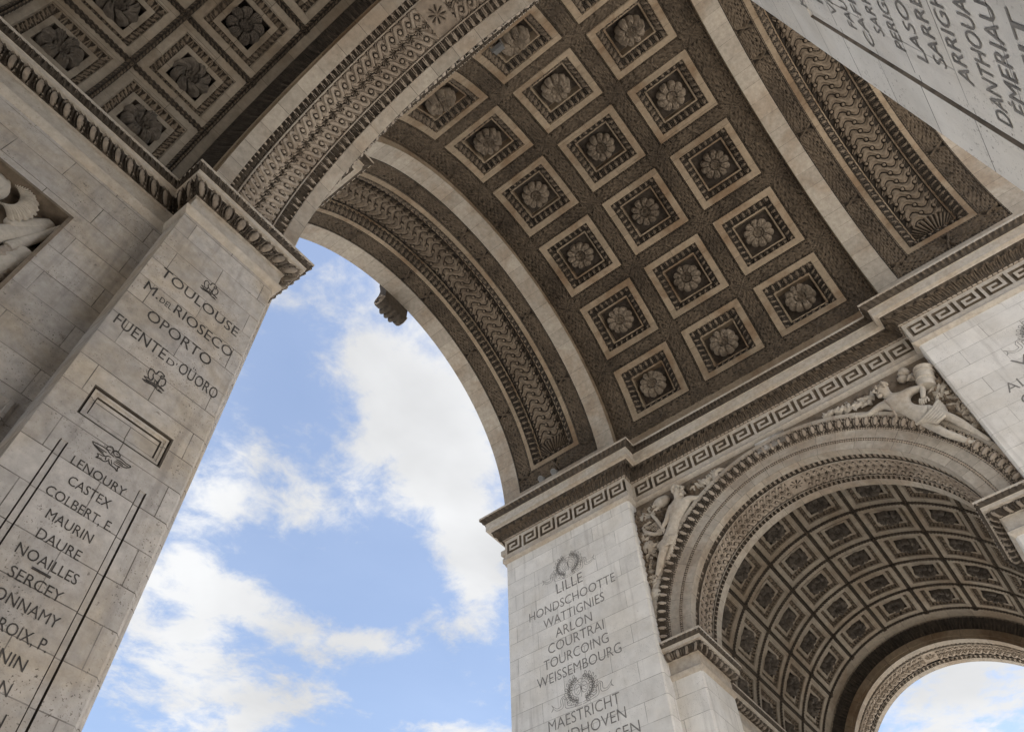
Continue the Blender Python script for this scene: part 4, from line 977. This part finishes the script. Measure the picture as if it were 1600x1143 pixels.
EAGLE= [[(-0.083,-0.078),(-0.115,-0.037),(-0.134,0.018),(-0.134,0.073),(-0.118,0.104),(-0.089,0.106),(-0.065,0.084),(-0.041,0.074),(-0.03,0.107),(-0.02,0.152),(0.01,0.163),(0.049,0.155),(0.071,0.137),(0.056,0.114),(0.036,0.114),(0.033,0.084),(0.041,0.065),(0.059,0.069),(0.074,0.095),(0.096,0.101),(0.117,0.074),(0.126,0.029),(0.117,-0.021),(0.096,-0.055),(0.067,-0.078)],[(-0.067,0.054),(-0.062,0.019),(-0.044,-0.011),(-0.046,-0.053),(-0.052,-0.073),(-0.075,-0.076),(-0.087,-0.069)],[(0.039,0.048),(0.038,0.014),(0.038,-0.021),(0.05,-0.062),(0.067,-0.078)],[(-0.023,-0.016),(-0.001,-0.033),(0.024,-0.035),(0.033,-0.079)],[(-0.014,-0.047),(0.008,-0.078)],[(-0.162,-0.15),(-0.127,-0.144),(-0.09,-0.119),(-0.04,-0.101),(0.014,-0.092),(0.062,-0.09),(0.101,-0.077),(0.162,-0.095)],[(-0.153,-0.15),(-0.114,-0.163),(-0.071,-0.152),(-0.016,-0.136),(0.045,-0.141),(0.079,-0.153),(0.153,-0.144)],[(-0.16,-0.09),(-0.128,-0.085),(-0.094,-0.076),(-0.059,-0.08)],[(0.084,-0.095),(0.121,-0.09),(0.15,-0.101)],[(0.082,-0.137),(0.117,-0.14),(0.143,-0.155)],[(-0.113,-0.109),(-0.067,-0.115)],[(-0.118,-0.141),(-0.073,-0.135),(-0.004,-0.117),(0.065,-0.12)],[(-0.152,-0.096),(-0.103,-0.112)]]
THUNDER= [[(-0.256,0.041),(-0.221,0.008),(-0.181,-0.006),(-0.14,-0.021),(-0.092,-0.03),(-0.048,-0.042),(-0.022,-0.014),(0.017,-0.013)],[(-0.256,0.041),(-0.206,0.047),(-0.152,0.056),(-0.105,0.059),(-0.051,0.048),(-0.011,0.026)],[(-0.22,0.016),(-0.171,0.014),(-0.113,0.014),(-0.055,0.014)],[(-0.196,0.005),(-0.137,-0.006),(-0.082,-0.01)],[(-0.036,0.036),(-0.084,0.077),(-0.062,0.115),(-0.029,0.13),(-0.004,0.095),(-0.005,0.044)],[(0.036,0.041),(0.008,0.08),(0.027,0.115),(0.063,0.114),(0.098,0.08),(0.071,0.052),(0.036,0.041)],[(-0.02,0.025),(0.007,0.029),(0.041,0.02)],[(0.05,0.021),(0.095,0.053),(0.146,0.052),(0.201,0.041),(0.256,0.043),(0.255,0.023),(0.212,-0.018),(0.171,-0.027),(0.123,-0.029),(0.066,-0.034)],[(0.075,0.011),(0.13,0.02),(0.183,0.014),(0.232,0.017)],[(0.076,-0.013),(0.131,-0.004),(0.175,-0.012)],[(-0.062,-0.054),(-0.098,-0.059),(-0.137,-0.068),(-0.115,-0.093),(-0.133,-0.126),(-0.089,-0.108),(-0.053,-0.114),(-0.019,-0.104),(0.003,-0.067)],[(-0.0,-0.039),(0.016,-0.075),(0.043,-0.101),(0.089,-0.106),(0.115,-0.109),(0.149,-0.13),(0.138,-0.084),(0.154,-0.053),(0.11,-0.065),(0.067,-0.057)],[(-0.037,-0.045),(-0.027,-0.086)],[(0.027,-0.035),(0.061,-0.087)],[(-0.057,0.062),(-0.025,0.077)],[(0.042,0.083),(0.072,0.083)]]

for (cx, cz), k in (((-8.742, 9.77), 1.), ((-8.72, 12.17), .98)):
    e_ = strokes('eagle_emblem', EAGLE, lambda u, v: (cx+u*k, A-.005, cz+v*k), .021, M['ink'], NF[1])
strokes('winged_thunderbolt_emblem', THUNDER, lambda u, v: (-8.754+u, A-.005, 8.268+v), .016, M['ink'], NF[1])
def wreath(cy, cz, name, parent):
    """laurel wreath round paired shields with waving ribbons; u to the right as seen"""
    P = []
    for s in (-1, 1):
        for i in range(9):                                          # pointed leaves in two rows along each branch
            a = rad(-78)+rad(142)*i/8
            for m, ln in ((.47, .15), (.36, .12)):
                for t_ in (-.5, .75):
                    c, n_ = math.cos(a), math.sin(a); bx_, by_ = s*(.05+m*c), .02+m*n_; q = a+rad(90)-t_*1.1; ex, ey = math.cos(q), math.sin(q)
                    P.append([(bx_, by_), (bx_+s*(ex*.5*ln-ey*.042), by_+ey*.5*ln+ex*.042), (bx_+s*ex*ln, by_+ey*ln), (bx_+s*(ex*.5*ln+ey*.042), by_+ey*.5*ln-ex*.042), (bx_, by_)])
        P.append([(s*(.05+.41*math.cos(t)), .02+.41*math.sin(t)) for t in np.linspace(rad(-80), rad(60), 11)])
        P.append([(s*(.13+.12*math.cos(t)), .02+.20*math.sin(t)) for t in np.linspace(0, 2*PI, 17)])
        P += [[(s*.07, .12), (s*.2, -.02)], [(s*.06, -.02), (s*.18, -.12)]]
        for o_ in (0, .075):
            P.append([(s*.02, -.50-o_), (s*.35, -.46-o_), (s*(.55+o_), -.38-o_), (s*(.56+o_), -.15-o_*.2), (s*(.68), -.02-o_), (s*(.80-o_), -.12), (s*(.80-o_), -.32-o_), (s*.95, -.36-o_), (s*1.08, -.25-o_)])
        P += [[(s*1.08, -.25), (s*1.16, -.15)], [(s*1.08, -.325), (s*1.18, -.40)], [(s*1.16, -.15), (s*1.1, -.28), (s*1.18, -.40)]]
    P.append([(.08*math.cos(t), .30+.07*math.sin(t)) for t in np.linspace(0, 2*PI, 11)]); P.append([(0, .2), (.03, 0), (0, -.3)])
    return strokes(name, P, lambda u, v: (R-.005, cy-u*.94, cz+v*.86), .017, M['letter'], parent)
wreath(7.93, 18.80, 'wreath_emblem', PIER[(1, 1)]); wreath(7.93, 14.20, 'wreath_emblem', PIER[(1, 1)]); wreath(-7.9, 18.62, 'wreath_emblem', PIER[(1, -1)])

# ------------------------------------------------------------------ ground
gm = raw_mesh('ground', [(-2500, -2500, 0), (2500, -2500, 0), (2500, 2500, 0), (-2500, 2500, 0)], [[0, 1, 2, 3]], M['paving'], smooth=0); wall_uv(gm)
g = link(bpy.data.objects.new('ground', gm)); g['kind'] = 'structure'; g['label'] = 'pale stone paving around and under the arch'
